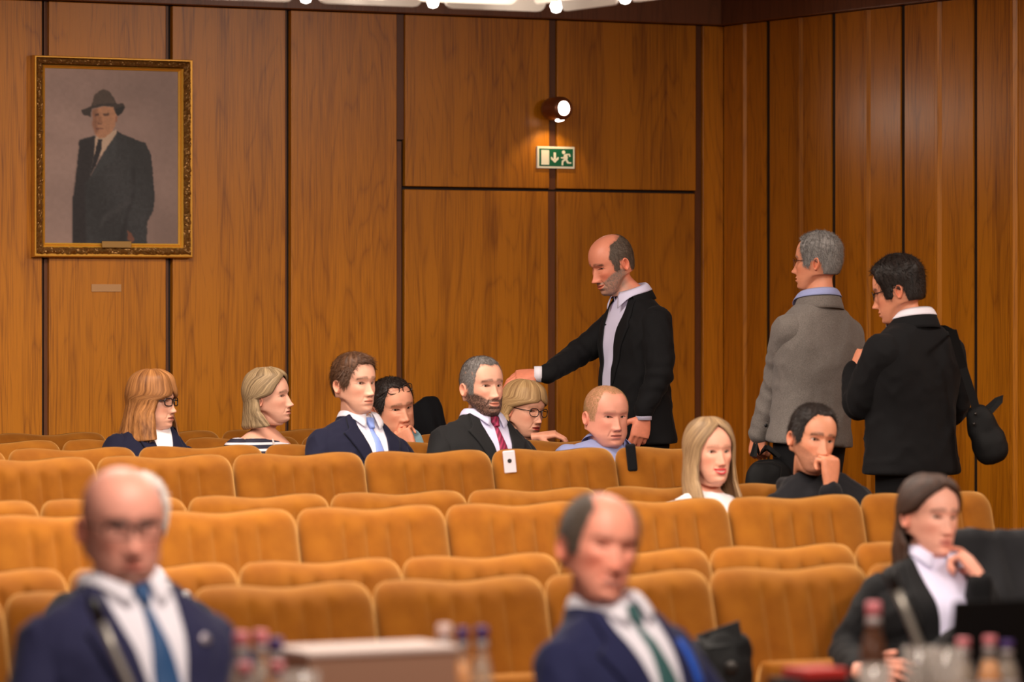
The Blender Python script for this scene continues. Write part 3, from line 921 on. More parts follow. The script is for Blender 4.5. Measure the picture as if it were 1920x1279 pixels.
    def garment(self, name, m, arms=(), torso_kw=None, pad=.006, voxel=.011, wr=.0045, shift=None, z_top=.012, extra=(), seed=1, smooth=4):
        """a torso piece and two sleeves, each one continuous surface. arms: (points in world, radii)"""
        kw = dict(torso_kw or {})
        tv, tf_ = loft(torso_rows(self.L, pad=pad, z_top=z_top, **kw), shift=shift); tv = self.t2w(tv)
        self.tbvh = BVHTree.FromPolygons([Vector(q_) for q_ in tv], tf_)
        v, nr, f = remesh([(tv, tf_)] + list(extra), voxel, smooth)
        if wr:
            v = self.wrinkle(v, nr, wr, seed + int(abs(self.C[0]) * 10) % 9)
        o = self.add(name, v, f, m)
        self.bvh = BVHTree.FromPolygons([Vector(p) for p in v], f)
        for n_, (pts, rad) in enumerate(arms):
            P_ = [np.array(pts[0])] + [np.array(p) for p in pts[1:]]
            # soften the elbow
            a, b, c = P_; t_ = np.linspace(0, 1, 9)[:, None]
            e0, e1 = b + (a - b) * .35, b + (c - b) * .35
            mid_ = (1 - t_) ** 2 * e0 + 2 * t_ * (1 - t_) * b + t_ ** 2 * e1
            path = [a] + list(mid_) + [c]; rr = [rad[0]] + list(np.linspace(rad[0] * .4 + rad[1] * .6, rad[1] * .6 + rad[2] * .4, 9)) + [rad[2]]
            av, anr, af = remesh([capsule_chain(path, rr, 20, 3)], .009, 3)
            if wr:
                d_el = np.linalg.norm(av - b, axis=1)
                q = self.w2t(av); along = unit(c - a)
                el = np.exp(-(d_el / .10) ** 2) + .45 * np.exp(-(np.linalg.norm(av - c, axis=1) / .09) ** 2)
                ph = (av @ along) * 95 + 3.0 * snoise(q, 6, seed + 4)
                av = self.wrinkle(av, anr, wr * .8, seed + 3 + n_) + anr * (el * .0045 * np.sin(ph))[:, None]
            self.add('sleeve', av, af, m, o)
        return o
    def drape(self, name, left, right, m, off=.003, th=.003, nu=10, nv=26, parent=None, puff=0.0, bvh=None):
        """a cloth piece between two edge lines given in torso (x, z), laid on the garment from the front"""
        left = np.array(left, float); right = np.array(right, float)
        def res(E, n):
            t = np.linspace(0, len(E) - 1, n); return np.stack([np.interp(t, range(len(E)), E[:, c]) for c in (0, 1)], -1)
        A_ = res(left, nv); B_ = res(right, nv)
        S = np.linspace(0, 1, nu)
        bv = bvh or self.bvh
        top = []; bot = []
        dirn = Vector(-self.tF)
        for i in range(nv):
            for s_ in S:
                x, z = A_[i] * (1 - s_) + B_[i] * s_
                o = self.t2w(np.array([x, .6, z]))
                hit = bv.ray_cast(Vector(o), dirn)
                if hit[0] is None or (Vector(o) - hit[0]).length > .75:
                    hit = bv.find_nearest(Vector(self.t2w(np.array([x, .05, z]))))
                th_ = self.tbvh.ray_cast(Vector(o), dirn)
                if th_[0] is not None and (hit[0] - th_[0]).length > .016: hit = th_
                h = np.array(hit[0]); e = 1 - abs(2 * s_ - 1) ** 4
                top.append(h + self.tF * (off + th + puff * e)); bot.append(h + self.tF * (off - .006))
        top = np.array(top).reshape(nv, nu, 3); bot = np.array(bot).reshape(nv, nu, 3)
        for _ in range(2):                      # relax the laid surface
            t2 = top.copy(); t2[1:-1] = (top[:-2] + 2 * top[1:-1] + top[2:]) / 4; t2[:, 1:-1] = (t2[:, :-2] + 2 * t2[:, 1:-1] + t2[:, 2:]) / 4
            top = np.maximum(0, 1) * t2
        V = np.concatenate([top.reshape(-1, 3), bot.reshape(-1, 3)]); n = nv * nu
        Fc = grid_faces(nv, nu, False)
        Fc += [tuple(n + i for i in reversed(f)) for f in Fc]
        edge = [(0, k) for k in range(nu)] + [(i, nu - 1) for i in range(1, nv)] + [(nv - 1, k) for k in range(nu - 2, -1, -1)] + [(i, 0) for i in range(nv - 2, 0, -1)]
        ids = [i * nu + k for i, k in edge]
        for a, b in zip(ids, ids[1:] + ids[:1]): Fc.append((a, b, b + n, a + n))
        return self.add(name, V, Fc, m, parent)
    def collar(self, m, nk=1.0, rise=.034, gap=.18, point=.050, name='shirt_collar', tilt=.16, flare=.016, parent=None, fall=.030, zoff=0.0):
        """turned-down collar: stand up from the neckline, fold, fall with points in front"""
        n = 44; angs = np.linspace(gap, 2 * math.pi - gap, n)
        fr = np.maximum(0, np.cos(angs)) ** 2.0
        prof = []
        for v in np.linspace(0, 1, 9):
            if v <= .5:
                t = v * 2; z = -.012 + (rise + .012) * t + 0 * angs; r = 1.0 + .02 * t + 0 * angs; ext = .006
                prof.append((z, r, ext + 0 * angs))
            else:
                t = v * 2 - 1; fl_ = fall + point * fr ** 2
                z = rise - fl_ * t; prof.append((z, 1.02 + 0 * angs, .008 + (flare + .020 * fr) * t ** .8))
        rows = []
        for z, r, ext in prof:
            x = (.066 * nk * r + ext) * np.sin(angs); y = np.where(np.cos(angs) > 0, .058, .066) * nk * np.cos(angs) + ext * np.cos(angs)
            # spread the points apart
            x = x + np.sign(np.sin(angs)) * fr * np.clip((rise - z) / .06, 0, 1.4) * .010
            y = y + z * tilt + .012
            zz = z - .020 * np.cos(angs) + zoff             # the collar sits lower in front
            rows.append(np.stack([x, y, zz], -1))
        V = np.concatenate([self.t2w(r) for r in rows]); Fc = grid_faces(len(rows), n, False)
        o = self.add(name, V, Fc, m, parent)
        md = o.modifiers.new('thick', 'SOLIDIFY'); md.thickness = .0022; md.offset = 0
        return o
    def suit_front(self, shirt_m, jacket_m, tie_m=None, zb=-.34, vw=.062, lap=.078, collar=True, jacket=None, nk=1.0, tie_w=.034, point=.045, open_neck=False, nopoint=False):
        # shirt front
        zl = np.linspace(.004, zb, 8)
        hw = lambda z: vw * np.clip((z - zb) / (-.06 - zb), 0, 1) ** .8
        e = [(hw(z), z) for z in zl]
        shirt = self.drape('shirt', [(-x, z) for x, z in e], e, shirt_m, .005, .002, 12, 30)
        if collar: self.collar(shirt_m, nk, parent=None, point=point)
        if tie_m:
            kz = -.030
            tie = self.drape('tie', [(-.007, kz - .030), (-.014, -.12), (-tie_w * .8, -.24), (-tie_w, zb - .02)], [(.007, kz - .030), (.014, -.12), (tie_w * .8, -.24), (tie_w, zb - .02)], tie_m, .008, .004, 8, 26, puff=.003)
            self.drape('tie_knot', [(-.019, kz + .012), (-.018, kz), (-.009, kz - .036)], [(.019, kz + .012), (.018, kz), (.009, kz - .036)], tie_m, .013, .010, 8, 10, tie, puff=.006)
        for s in (-1, 1):
            inn = [(s * (hw(z) - .003), z) for z in np.linspace(.0, zb, 14)]
            out = []
            for i, z in enumerate(np.linspace(.0, zb, 14)):
                t = (z - 0) / zb
                if t < .30: wd = .020 + .030 * t / .30
                else: wd = lap * np.clip(1 - (t - .30) / .70, 0, 1) ** .75 * (.9 + .1)
                out.append((s * (hw(z) + wd), z + (.012 if t >= .30 else 0) * (1 - t)))
            l, r = (out, inn) if s < 0 else (inn, out)
            self.drape('lapel', l, r, jacket_m, .007, .0055, 9, 40, jacket)
    def hair_short(self, m, thick, name='hair', extra=None, n=3600, ln=.020, wd=.0021, comb=(0, -.2, 0), lift=.35, mess=.35):
        """hair shell over the scalp; thick(A, p) in metres"""
        p, A = self.hp, self.hA
        msk = hair_mask(self.P, p, A)
        nrm = p - np.array([0, -.01, .0]); nrm[..., 2] *= .8; nrm /= np.linalg.norm(nrm, axis=-1)[..., None]
        st = np.stack([A * .09, p[..., 2] * .35, p[..., 1] * .25], -1)
        t = thick(A, p) if callable(thick) else thick + 0 * A
        t = t * (1 + .22 * snoise(st, 22, 21) + .16 * snoise(st, 55, 22))
        q = p + nrm * (t * .72 * msk ** .7 - .0035 * (1 - msk) - .001)[..., None]
        if extra is not None: q = extra(q, A, p, msk)
        qw = jaw_warp(q)
        keep = msk > .02
        V = self.h2w(qw).reshape(-1, 3); nr = p.shape[0]
        Fc = [f for f in grid_faces(nr, NU) if keep.ravel()[list(f)].any()]
        top = self.h2w(np.array([[0, q[0, :, 1].mean(), q[0, :, 2].mean() + .0005]]))
        if keep[0].any(): Fc += [(nr * NU, k, (k + 1) % NU) for k in range(NU)]
        V = np.concatenate([V, top])
        used = sorted({i for f in Fc for i in f}); mp = {u: i for i, u in enumerate(used)}
        uvx = np.concatenate([(A / 6.283 + .25 * p[..., 2]).ravel(), [0]]); uvy = np.concatenate([(p[..., 2] * 4 + p[..., 1] * 3).ravel(), [.5]])
        o = self.add(name, V[used], [tuple(mp[i] for i in f) for f in Fc], m)
        set_uv(o, np.stack([uvx, uvy], -1)[used])
        if n: self.strands(m, p, A, msk, nrm, t, o, n, ln, wd, comb, lift, mess)
        return o
    def strands(self, m, p, A, msk, nrm, t, parent, n, ln, wd, comb, lift, mess, name='strands', down=1.0):
        r = np.random.default_rng(int(abs(self.C[0]) * 1000) + n)
        area = np.gradient(np.broadcast_to(p[..., 2], p.shape[:2]), axis=0) * 0 + 1
        e1 = np.linalg.norm(np.roll(p, -1, 1) - p, axis=-1); e2 = np.linalg.norm(np.vstack([np.diff(p, axis=0), np.zeros((1,) + p.shape[1:])]), axis=-1)
        wgt = (e1 * e2 * np.clip(msk * 1.15 - .12, 0, 1)).ravel(); wgt[-NU:] = 0
        if wgt.sum() <= 0: return
        idx = r.choice(len(wgt), n, p=wgt / wgt.sum()); i, k = np.unravel_index(idx, p.shape[:2])
        fi, fk = r.random(n)[:, None], r.random(n)[:, None]; i2 = np.minimum(i + 1, p.shape[0] - 1); k2 = (k + 1) % NU
        bi = lambda X: (X[i, k] * (1 - fk) + X[i, k2] * fk) * (1 - fi) + (X[i2, k] * (1 - fk) + X[i2, k2] * fk) * fi
        P0 = bi(p); Nn = bi(nrm); Nn /= np.linalg.norm(Nn, axis=1)[:, None]; T = bi(np.asarray(t)[..., None])[:, 0]; Mk = bi(msk[..., None])[:, 0]
        top = sstep(.035, .085, P0[:, 2])[:, None]
        side_dir = np.stack([0 * T, -.35 + 0 * T, -1 + 0 * T], -1) * down
        c = side_dir * (1 - top) + (np.array(comb) + np.stack([P0[:, 0] * 2, 0 * T, 0 * T], -1)) * top
        c = c + r.normal(size=c.shape) * mess
        c = c - Nn * (c * Nn).sum(1)[:, None]; c /= np.linalg.norm(c, axis=1)[:, None] + 1e-9
        L_ = ln * r.uniform(.6, 1.25, n) * (.55 + .45 * Mk)
        seg = 3; tt = np.linspace(0, 1, seg + 1)
        pts = []
        for u in tt:
            h = T * (.45 + .5 * u * r.uniform(.6, 1.2, n)) + L_ * lift * np.sin(u * 1.6) * .35
            curve = -Nn * (L_ * u)[:, None] ** 2 * 4.5
            pts.append(P0 + Nn * h[:, None] + c * (L_ * u)[:, None] + curve)
        pts = np.stack(pts, 1)
        side = np.cross(c, Nn); side /= np.linalg.norm(side, axis=1)[:, None]
        V, Fc, uv = ribbons(pts, None, wd * r.uniform(.6, 1.3, n), side, r.random(n) * 3, seg)
        o = self.add(name, self.h2w(jaw_warp(V)), Fc, m, parent, True); set_uv(o, uv); return o
    def beard_strands(self, m, n=2600, ln=.008):
        p, A = self.hp, self.hA
        ax = np.abs(p[..., 0]); z = p[..., 2]; y = p[..., 1]
        zb = -.060 + .80 * np.maximum(ax - .020, 0); sm = self.P.get('smile', 0)
        msk = sstep(0, -.010, z - zb) * sstep(-.02, .01, y)
        mo = sstep(.034, .028, ax) * sstep(-.071, -.066, z + .002) * sstep(-.0535, -.0570, z)
        mw = .0245 + .004 * sm; mz = -.0735 + sm * .0075 * (ax / .025) ** 2 - .001
        msk = np.maximum(msk, mo) * (1 - sstep(1.25, 1.0, (ax / mw) ** 2 + ((z - mz) / .0115) ** 2))
        nrm = p - np.array([0, -.01, -.02]); nrm /= np.linalg.norm(nrm, axis=-1)[..., None]
        o = self.strands(m, p, A, msk, nrm, .0008 + 0 * A, self.root, n, ln, .0013, (0, 0, -1), .5, .35, 'beard')
    def hair_long(self, m, edge, zend, thick=.012, flare=.10, zk=-.015, wave=.006, fall=0.0, drop=None, name='hair', part=0.0, tip=.012, seedo=0, post=None, inner=.0):
        """hanging hair. edge: list of (z, angle of the face-side edge); zend(angle) or number: lower end"""
        nz, na = 64, 90
        ez = [z for z, a in edge][::-1]; ea = [a for z, a in edge][::-1]
        rows = []; uv = []
        tt = np.linspace(-1, 1, na)
        for i in range(nz):
            v = i / (nz - 1)
            ze = (zend(np.abs(tt)) if callable(zend) else zend + 0 * tt)
            zc = .1165
            if v < .28: zr = .02 + (zc - .02) * np.cos(v / .28 * math.pi / 2) ** .9 + 0 * tt
            else: zr = .02 + (ze - .02) * ((v - .28) / .72)
            a_e = np.interp(zr, ez, ea)
            a = np.sign(tt) * (a_e + (math.pi - a_e) * np.abs(tt) ** .9)
            a = np.where(tt == 0, 1e-4, a)
            # tt=0 is the face-side edge on both sides: mirror so that the sheet runs edge -> back -> edge
            s = np.concatenate([np.linspace(0, 1, na // 2), np.linspace(1, 0, na - na // 2)])
            sg = np.concatenate([np.ones(na // 2), -np.ones(na - na // 2)])
            ze = (zend(s) if callable(zend) else zend + 0 * s)
            if v < .28: zr = .02 + (zc - .02) * np.cos(v / .28 * math.pi / 2) ** .9 + 0 * s
            else: zr = .02 + (ze - .02) * ((v - .28) / .72)
            a_e = np.interp(zr, ez, ea)
            a = sg * (a_e + (math.pi - a_e) * s)
            q = surf(np.maximum(zr, zk), a, self.P)
            q[:, 2] = zr
            rad = q[:, :2] - np.array([0, -.012]); rl = np.linalg.norm(rad, axis=1) + 1e-6; dirr = rad / rl[:, None]
            below = np.maximum(0, zk + .015 - zr); below = below ** 2 / (below + .035); L_ = max(1e-3, zk - np.min(ze))
            cl = snoise(np.stack([a * .28 + below * .5, below * .9, 0 * a], -1), 3.0, 31 + seedo) * .6 + .5 * snoise(np.stack([a * .5, below * 1.2, 0 * a + 3], -1), 6.0, 33 + seedo) + .35 * snoise(np.stack([a, below * .5, 0 * a], -1), 9, 35 + seedo)
            th = thick * (1 - .6 * np.exp(-(a / 1.0) ** 2) * sstep(.10, .06, zr) * sstep(-.02, .02, zr)) * (.55 + .45 * sstep(.118, .09, zr)) * np.where(s < .06, .35 + .65 * s / .06, 1.0)
            r_add = th + flare * below - tip * sstep(.75, 1.0, below / L_) + wave * cl * (0.35 + sstep(0, .1, below))
            q[:, :2] += dirr * r_add[:, None]
            topn = sstep(.05, .118, zr); q[:, 2] += topn * (thick * .85 + wave * .35 * cl)
            if part: q[:, 2] -= topn * .006 * np.exp(-((q[:, 0] - part) / .006) ** 2)
            if fall: q[:, 1] += fall * np.maximum(0, -.11 - zr) * sstep(1.0, .2, s)
            if post is not None: q = post(q, a, s, zr)
            rows.append(q); uv.append(np.stack([sg * (.1 + s * .4), np.full(na, v)], -1))
        V = np.concatenate([self.h2w(r) for r in rows]); Fc = grid_faces(nz, na, False)
        # close the seam at the back and over the front edge above the hairline
        o = self.add(name, V, Fc, m); set_uv(o, np.concatenate(uv))
        md = o.modifiers.new('thick', 'SOLIDIFY'); md.thickness = .006; md.offset = -1
        r = np.random.default_rng(seedo + 5); Q = np.stack(rows); nst = 520
        cols = r.uniform(0, na - 1.001, nst); c0 = cols.astype(int); fc = (cols - c0)[:, None, None]
        st = r.integers(0, 26, nst); seg = 18
        lin = np.linspace(0, 1, seg + 1)[None, :]; en = np.minimum(nz - 1, st + r.integers(26, 52, nst))
        ri = st[:, None] * (1 - lin) + en[:, None] * lin; r0 = np.minimum(ri.astype(int), nz - 2); fr = (ri - r0)[..., None]
        P_ = (Q[r0, c0[:, None]] * (1 - fr) + Q[r0 + 1, c0[:, None]] * fr) * (1 - fc) + (Q[r0, c0[:, None] + 1] * (1 - fr) + Q[r0 + 1, c0[:, None] + 1] * fr) * fc
        out = P_ - np.array([0, -.012, 0]); out[..., 2] *= .4; out /= np.linalg.norm(out, axis=-1)[..., None] + 1e-9
        lift_ = r.uniform(.0005, .0055, nst)[:, None, None] * np.sin(np.linspace(.15, 2.9, seg + 1))[None, :, None]
        P_ = P_ + out * lift_; P_[..., 0] += (r.normal(size=(nst, 1)) * .006) * lin ** 1.5; P_[:, -1, 2] -= r.uniform(0, .012, nst)
        sd = np.cross(P_[:, 5] - P_[:, 0], out[:, 3]); sd /= np.linalg.norm(sd, axis=1)[:, None] + 1e-9
        V, Fc, uv2 = ribbons(P_, None, r.uniform(.002, .0045, nst), sd, r.random(nst) * 3, seg)
        o2 = self.add('strands', self.h2w(V), Fc, m, o, True); set_uv(o2, uv2)
        return o
    def glasses(self, rim_m, lens_m, w=.051, h=.036, y=.1005, z=-.004, r=.0019, arm_r=.0018, round_=3.2, tilt=0.0, up=0.0, halfrim=False):
        g = empty('glasses'); g.parent = self.root
        lift = lambda p: self.h2w(np.asarray(p, float))
        for s in (1, -1):
            pts = []
            n = 28
            for k in range(n + 1):
                a = 2 * math.pi * k / n
                cx_, sx_ = math.cos(a), math.sin(a)
                px_ = math.copysign(abs(cx_) ** (2 / round_), cx_) * w / 2; pz_ = math.copysign(abs(sx_) ** (2 / round_), sx_) * h / 2
                xx = s * .0335 + px_
                pts.append((xx, y - 3.2 * xx * xx + up * .0, z + pz_ + (0.03 * s * px_)))
            if up: pts = [(a_, b_ - up * .20, c_ + up) for a_, b_, c_ in pts]
            W_ = [lift(p) for p in pts]
            v, f = tube_geo(W_, r if not halfrim else [r * (1.15 if p[2] > z else .35) for p in pts], 8, False)
            self.add('rim', v, f, rim_m, g)
            c = np.mean(np.array(W_[:-1]), 0)
            V = [c] + W_[:-1]
            o = self.add('lens', V, [(0, i, i % n + 1) for i in [k + 1 for k in range(n)]], lens_m, g)
            e0 = np.array([s * (.0335 + w / 2), y - 3.2 * (.0335 + w / 2) ** 2, z + .006]); e1 = np.array([s * .0785 * self.P.get('wide', 1), -.004, .006]); e2 = e1 + np.array([0, -.022, -.014])
            if up: e0 = e0 + np.array([0, -up * .20, up]); e1 = e1 + np.array([s * .006, 0, .03]); e2 = e2 + np.array([s * .006, 0, .035])
            v, f = tube_geo([lift(e0), lift((e0 + e1) / 2 + np.array([s * .004, 0, 0])), lift(e1), lift(e2)], arm_r, 8); self.add('temple_arm', v, f, rim_m, g)
        b0 = np.array([-.0085, y - .001, z + .006]); b1 = np.array([.0085, y - .001, z + .006])
        mid_ = (b0 + b1) / 2 + np.array([0, .002, .002])
        if up: b0, b1, mid_ = [q + np.array([0, -up * .20, up]) for q in (b0, b1, mid_)]
        v, f = tube_geo([lift(b0), lift(mid_), lift(b1)], r, 8); self.add('bridge', v, f, rim_m, g)
        return g
    def legs_seated(self, m, knee_f=.40, spread=.10):
        parts = []; hp = self.hip
        tf = psi_dir(28) if self.tpsi is None else unit(self.tF * np.array([1, 1, 0])); rt = np.cross(tf, UPZ)
        for s in (1, -1):
            a = hp + rt * s * .09 - UPZ * .02; k = hp + tf * knee_f + rt * s * spread + UPZ * .0; k[2] = self.floor + .47
            b = k + tf * .02; b[2] = self.floor + .09
            parts.append(capsule_chain([a, k, b], [.085, .062, .048], 14, 6))
        v, nr, f = remesh(parts, .016, 3)
        self.add('trousers', v, f, m)
        self.shoes([(hp + tf * (knee_f + .02) + rt * s * spread, tf) for s in (1, -1)])
    def shoes(self, places):
        for p, tf in places:
            rt = np.cross(tf, UPZ); V = []; n = 14
            rows = [(-.09, .026, .035), (-.06, .036, .075), (0, .038, .085), (.06, .042, .06), (.12, .043, .045), (.16, .034, .036), (.175, .012, .028)]
            for y, w, h in rows:
                for k in range(n):
                    a = 2 * math.pi * k / n
                    V.append(np.array([p[0], p[1], self.floor]) + tf * y + rt * w * math.cos(a) + UPZ * (max(-.0, 1) * (h / 2 + h / 2 * math.sin(a))))
            Fc = [tuple(reversed(f)) for f in grid_faces(len(rows), n)] + [tuple(range(n)), tuple(range((len(rows) - 1) * n, len(rows) * n))[::-1]]
            self.add('shoe', V, Fc, M['shoe'])
    def arm_default(self, s, e=(.246, .03, -.34), w=(.13, .25, -.40), r=(.070, .060, .043), sh=(.160, -.005, -.122), k=1.0):
        q = np.array([s * k, 1, 1])
        return [self.t2w(np.array(sh) * q), self.t2w(np.array(e) * q), self.t2w(np.array(w) * q)], list(r)
M['shoe'] = mat('black_leather', s2l(22, 20, 20), 0.35)
# ================================================================== people: the cast
HM = {
    'auburn': hair_mat('auburn_hair', s2l(92, 52, 26), s2l(192, 130, 76)),
    'ash': hair_mat('ash_blonde_hair', s2l(92, 70, 48), s2l(192, 162, 122)),
    'blonde': hair_mat('blonde_hair', s2l(128, 92, 58), s2l(206, 168, 118)),
    'longblonde': hair_mat('long_blonde_hair', s2l(96, 72, 52), s2l(186, 152, 112)),
    'brown': hair_mat('brown_hair', s2l(46, 29, 20), s2l(104, 70, 48)),
    'darkbrown': hair_mat('dark_brown_hair', s2l(26, 16, 12), s2l(72, 44, 30), .55),
    'black': hair_mat('black_hair', s2l(18, 14, 13), s2l(52, 42, 38)),
    'grey': hair_mat('grey_hair', s2l(70, 66, 66), s2l(164, 158, 154), scale=1.6),
    'saltpepper': hair_mat('salt_and_pepper_hair', s2l(70, 64, 62), s2l(150, 142, 138), scale=1.6),
    'white': hair_mat('white_hair', s2l(196, 186, 180), s2l(238, 230, 226)),
    'fringe': hair_mat('greying_brown_hair', s2l(62, 50, 42), s2l(118, 102, 90), scale=1.6),
    'beard': hair_mat('dark_beard', s2l(44, 32, 28), s2l(96, 74, 64), scale=1.6), 'greybeard': hair_mat('grey_beard', s2l(110, 92, 82), s2l(184, 168, 156), scale=1.6),
    'sand': hair_mat('sandy_stubble', s2l(150, 112, 74), s2l(190, 148, 104), scale=1.6),
}
SU = {
    'navy': cloth('navy_suit', s2l(23, 23, 44), sheen=.05), 'navy2': cloth('dark_blue_suit', s2l(40, 40, 70), sheen=.1), 'navy3': cloth('midnight_blue_suit', s2l(34, 36, 70), sheen=.1),
    'black': cloth('black_suit', s2l(30, 29, 30), sheen=.04), 'black2': cloth('black_jacket', s2l(17, 16, 18), sheen=.03), 'tweed': cloth('grey_tweed', s2l(114, 106, 101), 0.6, scale=260, bump=0.4),
    'hood': cloth('black_sweatshirt', s2l(24, 23, 27), sheen=.12), 'trouser': cloth('dark_trousers', s2l(18, 17, 19), sheen=.03),
    'white': cloth('white_shirt', s2l(228, 222, 232), .04, .7), 'lilac': cloth('pale_lilac_shirt', s2l(212, 206, 232), .04, .7),
    'blue': cloth('blue_shirt', s2l(150, 156, 200), .08, .75), 'aqua': cloth('pale_aqua_shirt', s2l(160, 200, 214), .06, .75),
    'blouse': cloth('white_blouse', s2l(238, 230, 232), .03, .7), 'tie_blue': cloth('light_blue_tie', s2l(132, 152, 216), .08, .5), 'tie_teal': cloth('steel_blue_tie', s2l(42, 76, 120), .12, .5),
    'tie_green': cloth('dark_green_tie', s2l(52, 88, 88), .3, .5),
}
M['rim_dark'] = mat('dark_frames', s2l(38, 26, 24), .25)
M['rim_metal'] = mat('metal_frames', s2l(110, 70, 52), .3, .6)
def lens_material():
    m, nt, b = new_mat('spectacle_lens')
    tr = nt.nodes.new('ShaderNodeBsdfTransparent'); gl = nt.nodes.new('ShaderNodeBsdfGlossy'); gl.inputs['Roughness'].default_value = .05
    mx = nt.nodes.new('ShaderNodeMixShader'); mx.inputs[0].default_value = .07
    nt.links.new(tr.outputs[0], mx.inputs[1]); nt.links.new(gl.outputs[0], mx.inputs[2]); nt.links.new(mx.outputs[0], nt.nodes['Material Output'].inputs[0])
    return m
M['lens'] = lens_material()
def striped(name, c0, c1, scale, axis=2, width=.5, rot=(0, 0, 0)):
    m, nt, b = new_mat(name); N = nt.nodes.new; L = nt.links.new
    tc = N('ShaderNodeTexCoord'); mp = N('ShaderNodeMapping'); mp.inputs['Rotation'].default_value = rot; L(tc.outputs['Object'], mp.inputs[0])
    sp = N('ShaderNodeSeparateXYZ'); L(mp.outputs[0], sp.inputs[0])
    mu = N('ShaderNodeMath'); mu.operation = 'MULTIPLY'; mu.inputs[1].default_value = scale; L(sp.outputs[axis], mu.inputs[0])
    fr = N('ShaderNodeMath'); fr.operation = 'FRACT'; L(mu.outputs[0], fr.inputs[0])
    gt = N('ShaderNodeMath'); gt.operation = 'GREATER_THAN'; gt.inputs[1].default_value = width; L(fr.outputs[0], gt.inputs[0])
    mx = N('ShaderNodeMix'); mx.data_type = 'RGBA'; mx.inputs['A'].default_value = (*c0, 1); mx.inputs['B'].default_value = (*c1, 1)
    L(gt.outputs[0], mx.inputs['Factor']); L(mx.outputs['Result'], b.inputs['Base Color']); b.inputs['Roughness'].default_value = .7
    return m
SU['stripe'] = striped('navy_and_white_stripes', s2l(32, 30, 50), s2l(222, 212, 218), 38, 2, .62)
SU['tie_wine'] = striped('burgundy_striped_tie', s2l(110, 14, 48), s2l(160, 36, 76), 70, 2, .55, (0, .9, 0))

def seat_hip(row, xc, dx=0.0, fwd=.0, up=.0):
    return np.array([xc + dx, ROWY[row - 1] - .19 - fwd, ROWZ[row - 1] + .50 + up])
def kill_thumb(): pass

# ---------- 1: woman with auburn fringe
p = Person('woman with auburn fringe and dark glasses, navy blazer, turned right, at far left', WY(287, 752, 16.16), 66, 0, 0, .97, 30, seat_hip(7, 6.919), neck=WY(286, 803, 16.2),
           head=dict(skin=s2l(228, 166, 138), lipc=s2l(150, 60, 56), brow=s2l(120, 80, 50), browr=.0015, nose=.9, fat=.5, jaw=1.06, age=.7, browa=.5, chin=.8))
kw = dict(sh=.195, bust=.03, belly=.03); p.head(kw)
g = p.garment('blazer', SU['navy'], [p.arm_default(1, k=kw['sh'] / .203), p.arm_default(-1, k=kw['sh'] / .203)], kw)
p.suit_front(SU['blouse'], SU['navy'], zb=-.36, vw=.052, lap=.06, collar=False, jacket=g)
p.collar(SU['navy'], 1.19, .016, 1.1, .0, 'blazer_collar', parent=g, fall=.046, flare=.018)
p.hair_long(HM['auburn'], [(.125, 0), (.045, 0), (.028, .10), (.018, .55), (.008, .92), (-.05, 1.12), (-.20, 1.05)], lambda s: -.165 - .03 * np.asarray(s), .020, .26, wave=.011, tip=.03)
p.glasses(M['rim_dark'], M['lens'], .050, .033, r=.0026, arm_r=.0026); p.finish_body(); p.legs_seated(SU['trouser'])

# ---------- 2: woman with ash bob, striped top
p = Person('woman with ash blonde bob in a navy and white striped top, looking right', WY(504, 744, 16.16), 72, 4, -3, .94, 42, seat_hip(7, 7.477), neck=WY(494, 808, 16.2),
           head=dict(skin=s2l(232, 170, 144), brow=s2l(96, 68, 48), browr=.0015, lipc=s2l(176, 92, 84), nose=1.0, age=.6, jaw=1.0, neck=.80))
kw = dict(sh=.19, bust=.025); p.head(kw, -.010)
p.garment('striped_top', SU['stripe'], [p.arm_default(1, k=kw['sh'] / .203), p.arm_default(-1, k=kw['sh'] / .203)], kw, pad=.003, z_top=-.052, wr=.002)
p.hair_long(HM['ash'], [(.125, 0), (.088, .0), (.078, .45), (.055, .85), (.02, 1.12), (.0, 1.66), (-.06, 1.62), (-.14, 1.28)], lambda s: -.128 - .012 * np.asarray(s), .016, .13, wave=.005, tip=.02, part=.02, seedo=3)
p.finish_body(); p.legs_seated(SU['trouser']); W2 = p

# ---------- 3: young man, navy suit and pale blue tie
p = Person('young man with neat brown hair in navy suit and light blue tie', WY(664, 719, 15.24), 44, 1, 0, 1.0, 36, seat_hip(6, 7.415, .05),
           neck=WY(670, 789, 15.27), head=dict(skin=s2l(232, 172, 146), brow=s2l(64, 42, 30), browt=1.1, age=.2, chin=1.15, nose=1.05,
           line=[(0, .078), (.5, .078), (.72, .062), (.95, .038), (1.08, -.010), (1.36, -.018), (1.48, .012), (1.85, .006), (2.05, -.050), (3.15, -.088)]))
kw = dict(sh=.225); p.head(kw)
g = p.garment('suit_jacket', SU['navy'], [p.arm_default(1, k=kw['sh'] / .203), p.arm_default(-1, k=kw['sh'] / .203)], kw)
p.suit_front(SU['white'], SU['navy'], SU['tie_blue'], jacket=g, vw=.070, point=.055)
p.collar(SU['navy'], 1.17, .014, 1.1, .0, 'jacket_collar', parent=g, fall=.046, flare=.018)
p.hair_short(HM['brown'], lambda A, q: .004 + .011 * sstep(.02, .10, q[..., 2]) + .009 * sstep(.0, .07, q[..., 1]) * sstep(.06, .1, q[..., 2]), comb=(-.6, .7, .1), ln=.026)
p.finish_body(); p.legs_seated(SU['trouser'])

